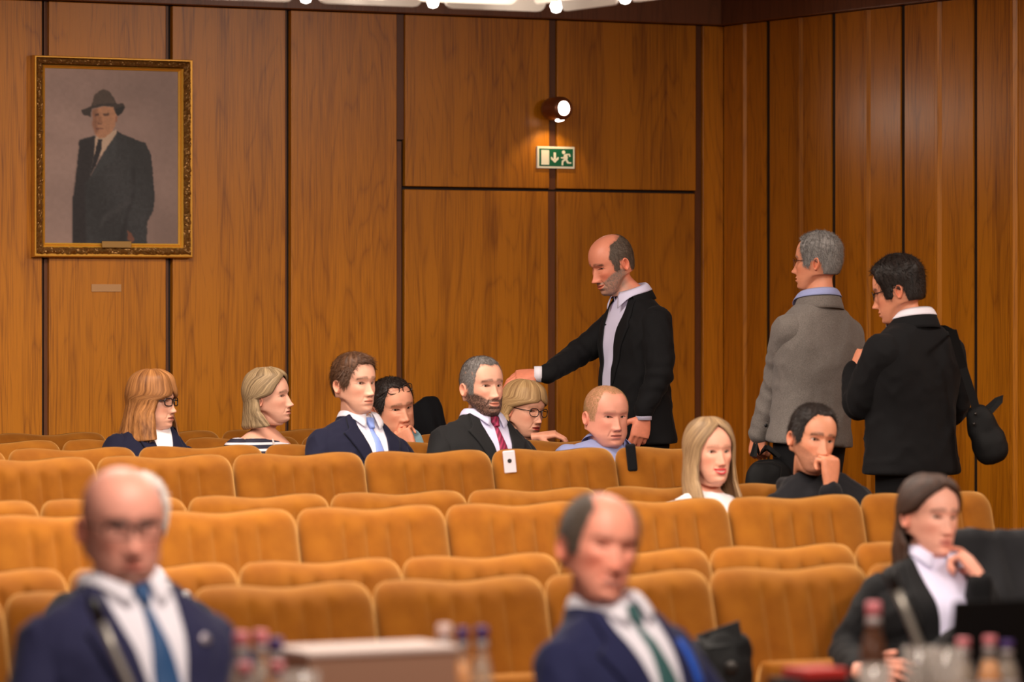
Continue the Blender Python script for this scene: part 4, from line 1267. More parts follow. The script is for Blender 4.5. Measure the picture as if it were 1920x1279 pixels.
# ---------- 4: man with hand over mouth, glasses pushed up
p = Person('dark-haired man with glasses pushed up on his head, fist over mouth', WY(737, 764, 15.92), 32, -4, -8, 1.03, 30, seat_hip(7, 8.035, 0, .04),
           neck=WY(748, 822, 16.0), head=dict(skin=s2l(222, 152, 122), brow=s2l(92, 62, 44), fat=.7, jaw=1.12, wide=1.04, age=1.0, open=.75, nosew=1.2,
           line=[(0, .088), (.45, .092), (.75, .088), (.93, .050), (1.08, .0), (1.38, -.02), (1.50, .012), (1.80, .006), (2.0, -.040), (3.15, -.078)]))
kw = dict(sh=.205, belly=.04); p.head(kw)
mouth = p.h2w(np.array([.012, .112, -.078]))
wr_ = mouth - UPZ * .085 + RIGHT * .022 - VIEW * .012
el = wr_ - UPZ * .20 + RIGHT * .06 + VIEW * .02
g = p.garment('shirt', SU['aqua'], [([p.t2w(np.array([.155, 0, -.125])), el, wr_ - UPZ * .05], [.064, .05, .034]), p.arm_default(-1, k=kw['sh'] / .203)], kw, wr=.003)
p.collar(SU['aqua'], 1.08, .036, .30, .05)
p.hand(wr_, UPZ * 1.0 - RIGHT * .55 + VIEW * .1, -VIEW * .8 - RIGHT * .5 + UPZ * .3, curl=(62, 66, 70, 72), mid=(62, 66, 68, 70), thumb=(12, 20, 30), s=-1, size=.98)
p.hair_short(HM['black'], lambda A, q: .004 + .009 * sstep(.03, .10, q[..., 2]), comb=(.2, .6, .2), mess=.6)
p.glasses(M['rim_dark'], M['lens'], .05, .032, up=.088, y=.098); p.finish_body(); p.legs_seated(SU['trouser'])

# ---------- 5: bearded man, black suit, burgundy tie
p = Person('bearded man with cropped grey hair in black suit and burgundy tie', WY(904, 725, 15.24), 34, 3, 0, 1.02, 36, seat_hip(6, 7.973, .05),
           neck=WY(901, 787, 15.27), head=dict(skin=s2l(230, 168, 142), brow=s2l(70, 50, 40), beard=(s2l(62, 46, 40), .88, 'full'), jaw=1.08, wide=1.02, age=.6, smile=.25, open=.85, browt=1.15,
           scalp=(s2l(120, 108, 102), .75), line=[(0, .084), (.4, .086), (.70, .088), (.90, .058), (1.05, .010), (1.15, -.03), (1.40, -.03), (1.50, .012), (1.80, .006), (2.0, -.045), (3.15, -.085)]))
kw = dict(sh=.240, belly=.03); p.head(kw)
g = p.garment('suit_jacket', SU['black'], [p.arm_default(1, k=kw['sh'] / .203), p.arm_default(-1, k=kw['sh'] / .203)], kw, pad=.008)
p.suit_front(SU['lilac'], SU['black'], SU['tie_wine'], jacket=g, vw=.074, nk=1.06, point=.055)
p.collar(SU['black'], 1.23, .014, 1.1, .0, 'jacket_collar', parent=g, fall=.046, flare=.018)
p.hair_short(HM['saltpepper'], lambda A, q: .0015 + .008 * sstep(.06, .112, q[..., 2]), ln=.010, wd=.0017, comb=(0, .6, 0), n=7000); p.beard_strands(HM['beard'])
p.finish_body(); p.legs_seated(SU['trouser'])

# ---------- 6: blonde woman being patted on the head
p = Person('blonde woman with dark glasses and red lips resting on the seat ahead', WY(983, 768, 15.98), 46, -6, 4, .97, 34, seat_hip(7, 8.593, -.02, .02),
           neck=WY(973, 834, 16.08), head=dict(skin=s2l(230, 166, 138), brow=s2l(130, 92, 62), browa=.5, lipc=s2l(172, 34, 36), lipa=.9, browr=.0012, nose=.9, nosew=.92, fat=.35, age=.6, chin=.85, jaw=1.03))
kw = dict(sh=.185, bust=.03); p.head(kw)
wh = WY(1008, 819, 15.78)
g = p.garment('blouse', SU['navy'], [p.arm_default(1, k=kw['sh'] / .203), ([p.t2w(np.array([-.155, 0, -.125])), wh - UPZ * .16 + RIGHT * .06, wh - UPZ * .045 - RIGHT * .02], [.06, .048, .034])], kw)
p.hand(wh, RIGHT * 1.0 + UPZ * .15 - VIEW * .1, UPZ * 1.0 - VIEW * .25, curl=(30, 34, 38, 40), mid=(35, 40, 42, 45), thumb=(30, 15, 10), s=1, size=.92)
p.hair_long(HM['blonde'], [(.125, 0), (.055, 0), (.046, .16), (.040, .60), (.030, .95), (.012, 1.42), (-.03, 1.62), (-.11, 1.45)], lambda s: -.100 - .01 * np.asarray(s), .015, .10, wave=.006, tip=.03, seedo=6)
p.glasses(M['rim_dark'], M['lens'], .048, .037, r=.0019, round_=2.5); p.finish_body(); p.legs_seated(SU['trouser'])

# ---------- 7: balding man in blue shirt
p = Person('stocky man with shaved sandy hair in an open pale blue shirt', WY(1137, 779, 15.24), 27, -4, 0, 1.06, 24, seat_hip(6, 8.531, .03),
           neck=WY(1136, 838, 15.29), head=dict(skin=s2l(226, 152, 128), brow=s2l(150, 104, 76), browa=.6, fat=1.0, jaw=1.15, wide=1.06, age=.5, open=.72, lipc=s2l(180, 96, 86), iris=s2l(70, 60, 50),
           scalp=(s2l(186, 138, 98), .72), line=[(0, .092), (.4, .094), (.72, .096), (.92, .062), (1.05, .012), (1.15, -.02), (1.40, -.02), (1.50, .012), (1.80, .006), (2.0, -.045), (3.15, -.085)], neck=1.1))
kw = dict(sh=.225, belly=.05); p.head(kw)
g = p.garment('shirt', SU['blue'], [p.arm_default(1, k=kw['sh'] / .203), p.arm_default(-1, k=kw['sh'] / .203)], kw, wr=.004)
p.collar(SU['blue'], 1.16, .032, .52, .05, flare=.024)
p.hair_short(HM['sand'], .0012, ln=.005, wd=.0014, n=7000); p.finish_body(); p.legs_seated(SU['trouser'])

# ---------- standing figures
def standing_legs(p, m, step=0.0, hem_m=None):
    parts = []; hp = p.hip; tf = unit(p.tF * np.array([1, 1, 0])); rt = np.cross(tf, UPZ); feet = []
    for s in (1, -1):
        a = hp + rt * s * .085; k = hp + rt * s * .09 + tf * (.04 + step * s * .5); k[2] = p.floor + .50
        b = k + tf * (-.03 + step * s * .5); b[2] = p.floor + .07
        parts.append(capsule_chain([a, k, b], [.098, .072, .060], 16, 8)); feet.append((b + tf * .02, tf))
    v, nr, f = remesh(parts, .014, 4); p.add('trousers', v, f, m); p.shoes(feet)
def cuff(p, a, b, r, m, parent=None):
    a, b = np.asarray(a), np.asarray(b); v, f = tube_geo([a, a * .6 + b * .4, b], [r, r * 1.0, r * .98], 20, True); p.add('shirt_cuff', v, f, m, parent)

# ---------- 8: man in black jacket reaching out
D8 = at(1170, 16.02)[1]
p = Person('bald man with grey beard in black jacket, bending to touch a blonde head', W(1147, 493, D8), -60, -21, 0, 1.05, -62, W(1200, 790, D8), neck=W(1187, 556, D8 + .01),
           head=dict(skin=s2l(222, 140, 112), red=.8, brow=s2l(52, 36, 28), browt=1.2, beard=(s2l(150, 128, 114), .75, 'full'), age=1.0, smile=.7, open=.6, nose=1.15, neck=1.05,
           line=[(0, .3), (.95, .3), (1.10, .025), (1.22, -.03), (1.40, -.03), (1.50, .012), (1.80, .006), (2.0, -.045), (3.15, -.085)], top=[(0, .0), (1.0, .03), (1.3, .085), (1.9, .100), (3.15, .108)], scalp=(s2l(96, 74, 62), .7)))
kw = dict(sh=.215, belly=.035, hem=.66); p.head(dict(sh=.215, belly=.035))
shL = p.t2w(np.array([-.165, -.01, -.125])); shR = p.t2w(np.array([.16, .015, -.13]))
eL = W(1240, 702, D8 - .22); wL = W(1207, 768, D8 - .24)
wR = W(1016, 702, D8 - .13); eR = W(1088, 662, D8 + .10)
g = p.garment('jacket', SU['black2'], [([shL, eL, wL], [.078, .062, .046]), ([shR, eR, wR + RIGHT * .02], [.076, .060, .044])], kw, pad=.008, wr=.0055, voxel=.012)
zb = -.40
zl = np.linspace(.004, -.62, 14); wd_ = lambda z: .030 + .034 * np.exp(-((z + .04) / .12) ** 2)
p.drape('shirt', [(-wd_(z) - .012, z) for z in zl], [(wd_(z) + .02, z) for z in zl], SU['lilac'], .002, .002, 10, 40)
for s in (1, -1):
    zz = np.linspace(.0, -.40, 16); inn = [(s * (wd_(z) - .002) + (.02 if s > 0 else -.012), z) for z in zz]
    out = [(s * (wd_(z) + (.02 + .1 * min(1, -z / .12) * .4 if -z < .12 else .075 * (1 - (-z - .12) / .28) ** .8)) + (.02 if s > 0 else -.012), z) for z in zz]
    l, r = (out, inn) if s < 0 else (inn, out); p.drape('lapel', l, r, SU['black2'], .004, .006, 8, 34, g)
p.collar(SU['lilac'], 1.08, .040, .30, .05, flare=.018); p.collar(SU['black2'], 1.25, .020, 1.1, .0, 'jacket_collar', parent=g, fall=.052, flare=.018)
p.hand(wL - UPZ * .03, -UPZ * 1.0 - RIGHT * .22 - VIEW * .05, -VIEW * .9 + RIGHT * .3, curl=(18, 26, 32, 38), mid=(26, 30, 34, 38), thumb=(38, 20, 10), s=1, size=1.06)
p.hand(wR - RIGHT * .02, -RIGHT * 1.0 - UPZ * .10 - VIEW * .05, UPZ * .85 - VIEW * .5, curl=(26, 30, 32, 36), mid=(28, 30, 32, 34), thumb=(26, 18, 10), s=-1, size=1.06)
cuff(p, wR + RIGHT * .0, wR - RIGHT * .034, .036, SU['white'], g); cuff(p, wL + UPZ * .0, wL - UPZ * .046, .036, SU['lilac'], g)
p.hair_short(HM['fringe'], .0035, ln=.009, wd=.0016); p.beard_strands(HM['greybeard'], 2200); p.finish_body(); standing_legs(p, SU['trouser'], .06); M8 = p

# ---------- 9: man in tweed, seen from behind
D9 = at(1530, 14.75)[1]
p = Person('grey-haired man in grey tweed jacket, seen from behind, carrying a black bag', W(1534, 490, D9), -112, 0, 0, 1.0, -142, W(1520, 798, D9), neck=W(1538, 567, D9),
           head=dict(skin=s2l(214, 140, 108), brow=s2l(120, 100, 90), age=.9, line=[(0, .088), (.5, .092), (.8, .080), (1.0, .030), (1.12, -.02), (1.38, -.024), (1.50, .012), (1.80, .006), (2.0, -.05), (3.15, -.09)]))
kw = dict(sh=.203, belly=.01, hem=.60); p.head(dict(sh=.203, belly=.01))
shL = p.t2w(np.array([-.162, -.0, -.128])); shR = p.t2w(np.array([.162, 0, -.128]))
wL = W(1424, 812, D9 + .06); eL = W(1462, 706, D9 + .02)
eR = p.t2w(np.array([.25, .02, -.36])); wRr = p.t2w(np.array([.20, .16, -.52]))
g = p.garment('tweed_jacket', SU['tweed'], [([shL, eL, wL], [.074, .064, .050]), ([shR, eR, wRr], [.072, .060, .046])], kw, pad=.010, wr=.0055, voxel=.012)
p.collar(SU['blue'], 1.10, .046, .35, .03); p.collar(SU['tweed'], 1.21, .024, 1.1, .0, 'jacket_collar', parent=g, fall=.062, flare=.018)
p.hand(wL, -UPZ * 1.0 - RIGHT * .12, -VIEW * .75 - RIGHT * .6, curl=(66, 70, 72, 74), mid=(64, 66, 68, 70), thumb=(14, 30, 20), s=1, size=1.02); HAND9 = wL - UPZ * .085
for k in range(4):
    c = W(1428 + k * 3.3, 797 - k * 9, D9 + .055) - VIEW * .048 + RIGHT * .016
    mb = MB(); mb.lathe([(0, -.004), (.0075, -.004), (.0085, 0), (.006, .003), (0, .003)], 12, tuple(c - np.array(p.root.location)), tuple(-VIEW + RIGHT * .3)); mb.build('cuff_button', M['shoe'], g, True)
p.hair_short(HM['grey'], lambda A, q: .007 + .008 * sstep(.02, .09, q[..., 2]))
p.glasses(M['rim_metal'], M['lens'], .046, .032, r=.0012, arm_r=.0018); p.finish_body(); standing_legs(p, SU['trouser'], .03); M9 = p

# ---------- 10: man in black suit with shoulder bag
D10 = at(1700, 14.12)[1]
p = Person('dark-haired man in black suit, seen from behind, with a bag on his shoulder', W(1685, 543, D10), -108, -14, 0, 1.06, -140, W(1712, 850, D10), neck=W(1716, 604, D10),
           head=dict(skin=s2l(218, 144, 112), brow=s2l(50, 34, 28), age=.6, neck=1.1, fat=.4, line=[(0, .076), (.5, .080), (.8, .068), (1.0, .030), (1.12, -.03), (1.38, -.034), (1.50, .012), (1.80, .006), (2.0, -.06), (3.15, -.10)]))
kw = dict(sh=.232, belly=.04, hem=.62); p.head(dict(sh=.232, belly=.04))
shL = p.t2w(np.array([-.178, -.0, -.132])); shR = p.t2w(np.array([.176, 0, -.132]))
eL = W(1610, 772, D10 - .02); wL = W(1603, 700, D10 + .14)
eR = p.t2w(np.array([.27, .02, -.36])); wRr = p.t2w(np.array([.22, .20, -.44]))
g = p.garment('suit_jacket', SU['black2'], [([shL, eL, wL], [.088, .070, .052]), ([shR, eR, wRr], [.086, .066, .048])], kw, pad=.012, wr=.0055, voxel=.012)
p.collar(SU['white'], 1.12, .044, .35, .03); p.collar(SU['black2'], 1.25, .024, 1.1, .0, 'jacket_collar', parent=g, fall=.062, flare=.018)
p.hand(W(1604, 696, D10 + .13), UPZ * 1.0 + RIGHT * .45, -VIEW * .6 - RIGHT * .8, curl=(45, 55, 60, 65), mid=(45, 50, 55, 58), thumb=(20, 20, 20), s=1, size=1.02)
cuff(p, W(1603, 712, D10 + .14), W(1605, 692, D10 + .13), .040, SU['white'], g)
p.hair_short(HM['black'], lambda A, q: .012 + .014 * sstep(.0, .09, q[..., 2]))
p.glasses(M['rim_dark'], M['lens'], .048, .034, r=.0019, arm_r=.0024); p.finish_body(); standing_legs(p, SU['trouser'], .03); M10 = p

# ---------- 11: woman with long blonde hair
p = Person('smiling woman with long straight blonde hair, red lipstick and white blouse', WY(1331, 847, 13.28), 25, 1, 0, .98, 27, seat_hip(4, 7.90, .04),
           head=dict(skin=s2l(232, 166, 140), brow=s2l(140, 98, 74), browa=.6, lipc=s2l(196, 30, 44), lipa=.95, smile=1.0, teeth=1.0, lips=1.45, age=.2, browr=.0012, nose=.88, jaw=.97, neck=.88, chin=.9))
kw = dict(sh=.185, bust=.03); p.head(kw)
p.garment('blouse', SU['blouse'], [p.arm_default(1, k=kw['sh'] / .203), p.arm_default(-1, k=kw['sh'] / .203)], kw, z_top=-.02)
p.hair_long(HM['longblonde'], [(.125, 0), (.094, .0), (.086, .22), (.055, .62), (.02, .90), (-.05, 1.08), (-.14, 1.02), (-.33, .92)], -.33, .013, .06, wave=.003, fall=.55, tip=.0, part=.0, seedo=9)
for s in (1, -1):
    mb = MB(); c = p.h2w(np.array([s * .078, -.006, -.052])) - np.array(p.root.location); mb.lathe([(0, -.007), (.005, -.005), (.007, 0), (.005, .005), (0, .007)], 12, tuple(c)); mb.build('earring', M['gold'], p.root, True)
p.finish_body(); p.legs_seated(SU['trouser'])

# ---------- 12: man in black hooded top, fist to mouth
p = Person('short-haired man in black hooded top, fist against his mouth', WY(1523, 822, 13.26), 25, -5, 8, 1.04, 18, seat_hip(4, 8.46, .0, .03),
           neck=WY(1522, 893, 13.33), head=dict(skin=s2l(214, 144, 112), brow=s2l(34, 24, 20), browt=1.3, beard=(s2l(80, 56, 46), .45, 'shadow'), age=.5, open=1.0, nose=1.1, jaw=.98,
           line=[(0, .092), (.45, .090), (.75, .074), (.96, .050), (1.08, -.015), (1.38, -.024), (1.50, .012), (1.80, .006), (2.0, -.045), (3.15, -.085)]))
kw = dict(sh=.212, belly=.02); p.head(kw)
mouth = p.h2w(np.array([-.010, .112, -.072]))
wr_ = mouth - UPZ * .080 + RIGHT * .012 - VIEW * .03; el = wr_ - UPZ * .22 + RIGHT * .03 - VIEW * .02
hood = capsule_chain([p.t2w(np.array([.105, .045, -.035])), p.t2w(np.array([.098, -.065, .0])), p.t2w(np.array([0, -.120, .01])), p.t2w(np.array([-.098, -.065, .0])), p.t2w(np.array([-.105, .045, -.035]))], [.018, .034, .040, .034, .018], 12, 6)
g = p.garment('hooded_top', SU['hood'], [p.arm_default(1, k=kw['sh'] / .203), ([p.t2w(np.array([-.155, 0, -.125])), el, wr_ - UPZ * .03], [.068, .056, .043])], kw, pad=.010, extra=[hood], wr=.004)
p.hand(wr_, UPZ * 1.0 + RIGHT * .02 + VIEW * .1, -VIEW * .75 + RIGHT * .65, curl=(70, 74, 76, 78), mid=(72, 74, 76, 78), thumb=(8, 30, 35), s=1, size=1.05)
p.hair_short(HM['black'], lambda A, q: .004 + .010 * sstep(.04, .11, q[..., 2])); p.finish_body(); p.legs_seated(SU['trouser'])

# ---------- 13: bald man with glasses, foreground left
D13 = at(230, 8.35)[1]; FL0 = -.22
p = Person('bald man with glasses in dark blue suit and blue tie, foreground left', W(229, 985, D13), 20, -2, 0, 1.06, 34, np.array([*at(285, 8.22)[:1], 8.18, .28]),
           neck=W(222, 1104, D13 + .02), head=dict(skin=s2l(236, 162, 142), brow=s2l(120, 84, 70), beard=(s2l(92, 62, 50), .7, 'goatee'), jaw=1.12, wide=1.04, fat=.6, age=.7, neck=1.12, open=.8))
kw = dict(sh=.245, belly=.05); p.head(kw)
g = p.garment('suit_jacket', SU['navy2'], [p.arm_default(1, k=kw['sh'] / .203), p.arm_default(-1, k=kw['sh'] / .203)], kw, pad=.010)
p.suit_front(SU['white'], SU['navy2'], SU['tie_teal'], jacket=g, vw=.088, zb=-.46, nk=1.14, lap=.085, tie_w=.040, point=.06)
p.collar(SU['navy2'], 1.31, .014, 1.1, .0, 'jacket_collar', parent=g, fall=.046, flare=.018)
pin = p.t2w(np.array([-.105, .20, -.15]))
hit = p.bvh.ray_cast(Vector(p.t2w(np.array([-.112, .6, -.16]))), Vector(-p.tF))[0]
mb = MB(); mb.lathe([(0, 0), (.013, 0), (.014, .003), (.010, .006), (0, .006)], 16, tuple(np.array(hit) + p.tF * .012 - np.array(p.root.location)), tuple(p.tF)); mb.build('lapel_pin', mat('pewter_pin', s2l(150, 140, 150), .4, .6), g, True)
p.glasses(M['rim_dark'], M['lens'], .054, .030, r=.0034, arm_r=.0022, halfrim=True); p.finish_body(); p.legs_seated(SU['trouser'])

# ---------- 13b: white-haired person right behind
D14 = at(262, 10.42)[1]
p = Person('white-haired man in black jacket, mostly hidden behind the bald man', W(252, 979, D14), 20, -3, 0, 1.04, 28, seat_hip(1, 4.41),
           head=dict(skin=s2l(228, 164, 144), brow=s2l(190, 180, 175), age=1.0, line=[(0, .088), (.5, .090), (.8, .076), (1.0, .030), (1.12, -.02), (1.38, -.024), (1.50, .012), (1.80, .006), (2.0, -.05), (3.15, -.09)]))
kw = dict(sh=.225); p.head(kw)
g = p.garment('jacket', SU['black2'], [p.arm_default(1, k=kw['sh'] / .203), p.arm_default(-1, k=kw['sh'] / .203)], kw)
p.suit_front(SU['white'], SU['black2'], jacket=g); p.hair_short(HM['white'], lambda A, q: .010 + .008 * sstep(.02, .09, q[..., 2]))
for (x_, z_) in ((-.075, -.055), (-.125, -.075)):
    hit = p.bvh.ray_cast(Vector(p.t2w(np.array([x_, .6, z_]))), Vector(-p.tF))[0]
    if hit is not None:
        mb = MB(); mb.lathe([(0, 0), (.014, 0), (.015, .003), (.010, .006), (0, .006)], 16, tuple(np.array(hit) + p.tF * .010 - np.array(p.root.location)), tuple(p.tF)); mb.build('lapel_pin', mat('silver_pin', s2l(190, 184, 180), .4, .5), g, True)
p.finish_body(); p.legs_seated(SU['trouser'])

# ---------- 14: smiling man, foreground centre
D15 = at(1122, 8.35)[1]
p = Person('smiling balding man in midnight blue suit with blue ribbon, foreground centre', W(1123, 1026, D15), 24, 2, 8, 1.05, 44, np.array([at(1200, 8.3)[0], 8.22, .27]),
           neck=W(1130, 1142, D15 + .03), head=dict(skin=s2l(234, 152, 128), red=.9, brow=s2l(130, 96, 80), browa=.7, smile=1.3, teeth=.9, age=1.0, open=.55, neck=1.0,
           line=[(0, .3), (.62, .3), (.80, .070), (1.0, .030), (1.12, -.02), (1.38, -.024), (1.50, .012), (1.80, .006), (2.0, -.045), (3.15, -.085)], top=[(0, .0), (.7, .085), (1.2, .108), (1.9, .116), (3.15, .13)]))
kw = dict(sh=.215, belly=.03); p.head(kw)
g = p.garment('suit_jacket', SU['navy3'], [p.arm_default(1, k=kw['sh'] / .203), p.arm_default(-1, k=kw['sh'] / .203)], kw, pad=.008)
p.suit_front(SU['white'], SU['navy3'], SU['tie_green'], jacket=g, vw=.080, zb=-.44, nk=1.04, lap=.085, tie_w=.036, point=.055)
p.collar(SU['navy3'], 1.23, .014, 1.1, .0, 'jacket_collar', parent=g, fall=.046, flare=.018)
p.drape('ribbon', [(-.112, -.115), (-.118, -.16), (-.128, -.235)], [(-.092, -.115), (-.094, -.16), (-.098, -.235)], mat('blue_ribbon', s2l(10, 80, 190), .6), .013, .004, 5, 12, g)
p.hair_short(HM['fringe'], .006); p.finish_body(); p.legs_seated(SU['trouser'])

# ---------- 15: woman with brown hair, finger to her lips
D16 = at(1745, 10.36)[1]
p = Person('brown-haired woman in black blazer, finger at her lips, right foreground', W(1744, 968, D16), 30, -1, 4, .98, 18, np.array([at(1762, 10.22)[0], 10.22, .29]),
           neck=W(1738, 1050, D16 + .02), head=dict(skin=s2l(232, 166, 144), brow=s2l(74, 48, 40), browr=.0012, nose=.9, lipc=s2l(190, 96, 90), age=.3, neck=.92, jaw=.98, smile=.2))
kw = dict(sh=.20, bust=.025); p.head(kw)
mouth = p.h2w(np.array([-.018, .108, -.070]))
wr_ = W(1836, 1082, D16 - .16); el = W(1832, 1205, D16 - .14)
wl_ = W(1618, 1258, D16 - .42); ell = W(1582, 1230, D16 - .10)
g = p.garment('blazer', SU['black2'], [([p.t2w(np.array([.155, 0, -.125])), ell, wl_ + VIEW * .06], [.070, .058, .044]), ([p.t2w(np.array([-.155, 0, -.125])), el, wr_ - UPZ * .025], [.068, .056, .042])], kw)
p.suit_front(SU['lilac'], SU['black2'], jacket=g, vw=.082, zb=-.60, lap=.055, point=.06, nk=.96)
p.collar(SU['black2'], 1.15, .014, 1.1, .0, 'blazer_collar', parent=g, fall=.046, flare=.018)
p.hand(wr_, unit(mouth - wr_) , RIGHT * .8 - VIEW * .5 + UPZ * .3, curl=(14, 62, 68, 72), mid=(22, 66, 70, 72), thumb=(20, 25, 20), s=1, size=.98)
p.hand(wl_, -VIEW * .5 + RIGHT * .6 + UPZ * .05, UPZ * .3 - RIGHT * .5 - VIEW * .5, curl=(30, 34, 36, 40), mid=(34, 38, 40, 42), thumb=(40, 20, 10), s=-1, size=.95)
def push15(q, a, s, zr):
    side = (a < 0) * sstep(-.06, -.14, zr)      # the left half stays behind the shoulder
    q[:, 1] -= .05 * side; return q
p.hair_long(HM['darkbrown'], [(.125, 0), (.090, .0), (.080, .40), (.055, .85), (.02, 1.15), (.0, 1.72), (-.05, 1.72), (-.09, 1.45), (-.28, 1.25)], lambda s: -.27 + .05 * np.asarray(s), .010, .05, wave=.004, tip=.01, fall=.35, part=.0, seedo=12, post=push15)
p.finish_body(); p.legs_seated(SU['trouser'])
# ================================================================== wall things
M['plate'] = mat('brass_plate', s2l(168, 128, 70), .4, .5)
M['paper_tag'] = mat('beige_wall_tag', s2l(196, 146, 96), .6)
# ---------- framed portrait
px0, px1 = 58, 356
fx0, fx1 = X_of(px0) + .0, X_of(px1)
fz0, fz1 = 1.653, 2.602
pc = np.array([(fx0 + fx1) / 2, YW - .004, (fz0 + fz1) / 2]); PW, PH = fx1 - fx0, fz1 - fz0
pic = empty('framed_painting', tuple(pc)); tag(pic, 'oil portrait of a man in hat and dark overcoat, ornate gilt frame', 'painting')
cw, chh = PW * (331 - 80) / 298, PH * (457 - 126) / 380
ccx = ((80 + 331) / 2 - (58 + 356) / 2) / 298 * PW; ccz = -((126 + 457) / 2 - (103 + 484) / 2) / 380 * PH
def inpoly(x, y, poly):
    poly = np.array(poly, float); c = np.zeros(x.shape, bool); j_ = len(poly) - 1
    for i_ in range(len(poly)):
        xi, yi = poly[i_]; xj, yj = poly[j_]
        cond = ((yi > y) != (yj > y)) & (x < (xj - xi) * (y - yi) / (yj - yi + 1e-9) + xi)
        c ^= cond; j_ = i_
    return c
def blur(m, r):
    k = np.hanning(2 * r + 3)[1:-1]; k /= k.sum()
    m = np.apply_along_axis(lambda v: np.convolve(np.pad(v, r, mode='edge'), k, 'valid'), 0, m)
    return np.apply_along_axis(lambda v: np.convolve(np.pad(v, r, mode='edge'), k, 'valid'), 1, m)
nx, ny = 200, 264
gx, gy = np.meshgrid(np.linspace(0, 1, nx), np.linspace(0, 1, ny))       # gy 0 = top
zx = ((80 + gx * 251) - 110) * 3.76; zy = ((126 + gy * 331) - 140) * 3.76  # sketch coordinates
pts3 = np.stack([gx * 2, gy * 2.6, 0 * gx], -1)
img = np.ones((ny, nx, 3)) * np.array(s2l(158, 131, 121))  # background lightened, with glare on the canvas worked into the colour
img *= (1 + .14 * snoise(pts3, 1.3, 41) + .05 * snoise(pts3, 12, 42))[..., None]
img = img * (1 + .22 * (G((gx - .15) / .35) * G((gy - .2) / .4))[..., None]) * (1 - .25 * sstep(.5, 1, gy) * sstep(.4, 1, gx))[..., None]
def paint(poly, rgb, soft=2, tex=.10, a=1.0, shade=None):
    global img
    m = blur(inpoly(zx + 3 * snoise(pts3, 14, 43), zy + 3 * snoise(pts3, 14, 44), poly).astype(float), soft)[..., None] * a
    col = np.array(s2l(*rgb)) * (1 + tex * snoise(pts3, 16, 45) + tex * .6 * snoise(pts3, 40, 46))[..., None]
    if shade is not None: col = col * shade[..., None]
    img = img * (1 - m) + col * m
coat = [(130, 455), (240, 420), (250, 450), (235, 560), (205, 720), (290, 560), (395, 385), (430, 405), (600, 470), (640, 560), (665, 860), (650, 960), (610, 1030), (605, 1230), (85, 1230), (85, 880), (105, 760), (125, 560)]
paint(coat, (50, 50, 52), 1, .2, shade=1 + .25 * np.sin(zx * .012 - zy * .006 + 1))
paint([(130, 455), (240, 425), (235, 560), (200, 730), (170, 760), (180, 1200), (85, 1230), (85, 880), (125, 560)], (38, 32, 34), 3, .2)
paint([(490, 640), (530, 640), (520, 860), (470, 1000), (450, 1190), (400, 1190), (480, 900), (510, 800)], (28, 27, 30), 4, .1, .8)
paint([(300, 990), (500, 860), (500, 900), (330, 1010), (260, 1100)], (66, 64, 66), 4, .1, .6)
paint([(200, 740), (390, 560), (395, 390), (300, 545)], (60, 62, 64), 2, .15, .7)
paint([(470, 1095), (500, 1120), (520, 1160), (500, 1185), (470, 1160)], (120, 74, 56), 1)
paint([(244, 440), (250, 430), (392, 376), (392, 402), (292, 552), (250, 600), (235, 560)], (206, 176, 150), 1, .05)
paint([(262, 448), (290, 450), (288, 520), (245, 640), (200, 725), (225, 600), (246, 520)], (34, 30, 34), 1)
paint([(222, 240), (300, 212), (372, 212), (392, 270), (384, 350), (352, 402), (310, 436), (272, 442), (242, 412), (224, 350)], (196, 140, 104), 1, .10)
paint([(222, 240), (262, 228), (258, 330), (262, 400), (242, 412), (224, 350)], (136, 88, 66), 3, .1, .75)
paint([(240, 268), (268, 262), (270, 280), (242, 286)], (70, 44, 36), 1, .1, .85); paint([(298, 262), (338, 258), (338, 276), (300, 280)], (78, 50, 40), 1, .1, .85)
paint([(262, 282), (286, 284), (290, 332), (258, 336)], (150, 98, 72), 2, .05, .6); paint([(256, 330), (290, 328), (288, 340), (260, 344)], (96, 58, 46), 1, .05, .7)
paint([(248, 366), (300, 364), (302, 376), (250, 378)], (112, 62, 54), 1, .05, .85)
paint([(386, 280), (402, 284), (396, 320), (384, 330)], (170, 112, 84), 1)
paint([(216, 208), (234, 130), (262, 108), (300, 88), (346, 104), (374, 148), (392, 198)], (84, 68, 58), 1, .12)
paint([(216, 206), (392, 186), (394, 200), (216, 222)], (50, 40, 36), 1)
paint([(140, 246), (220, 210), (392, 190), (440, 188), (450, 212), (432, 254), (402, 280), (386, 262), (372, 216), (300, 204), (216, 236), (212, 290), (160, 276)], (62, 50, 44), 1, .12)
paint([(384, 230), (432, 206), (448, 214), (430, 254), (402, 278), (388, 262)], (36, 29, 27), 1)
V = np.stack([(gx - .5) * cw + ccx, np.full_like(gx, -.014), (.5 - gy) * chh + ccz], -1).reshape(-1, 3)
o = mesh_obj('canvas', V, grid_faces(ny, nx, False), attr_mat('oil_paint', .42, .4), pic, True); set_col(o, np.clip(img.reshape(-1, 3), 0, 1))
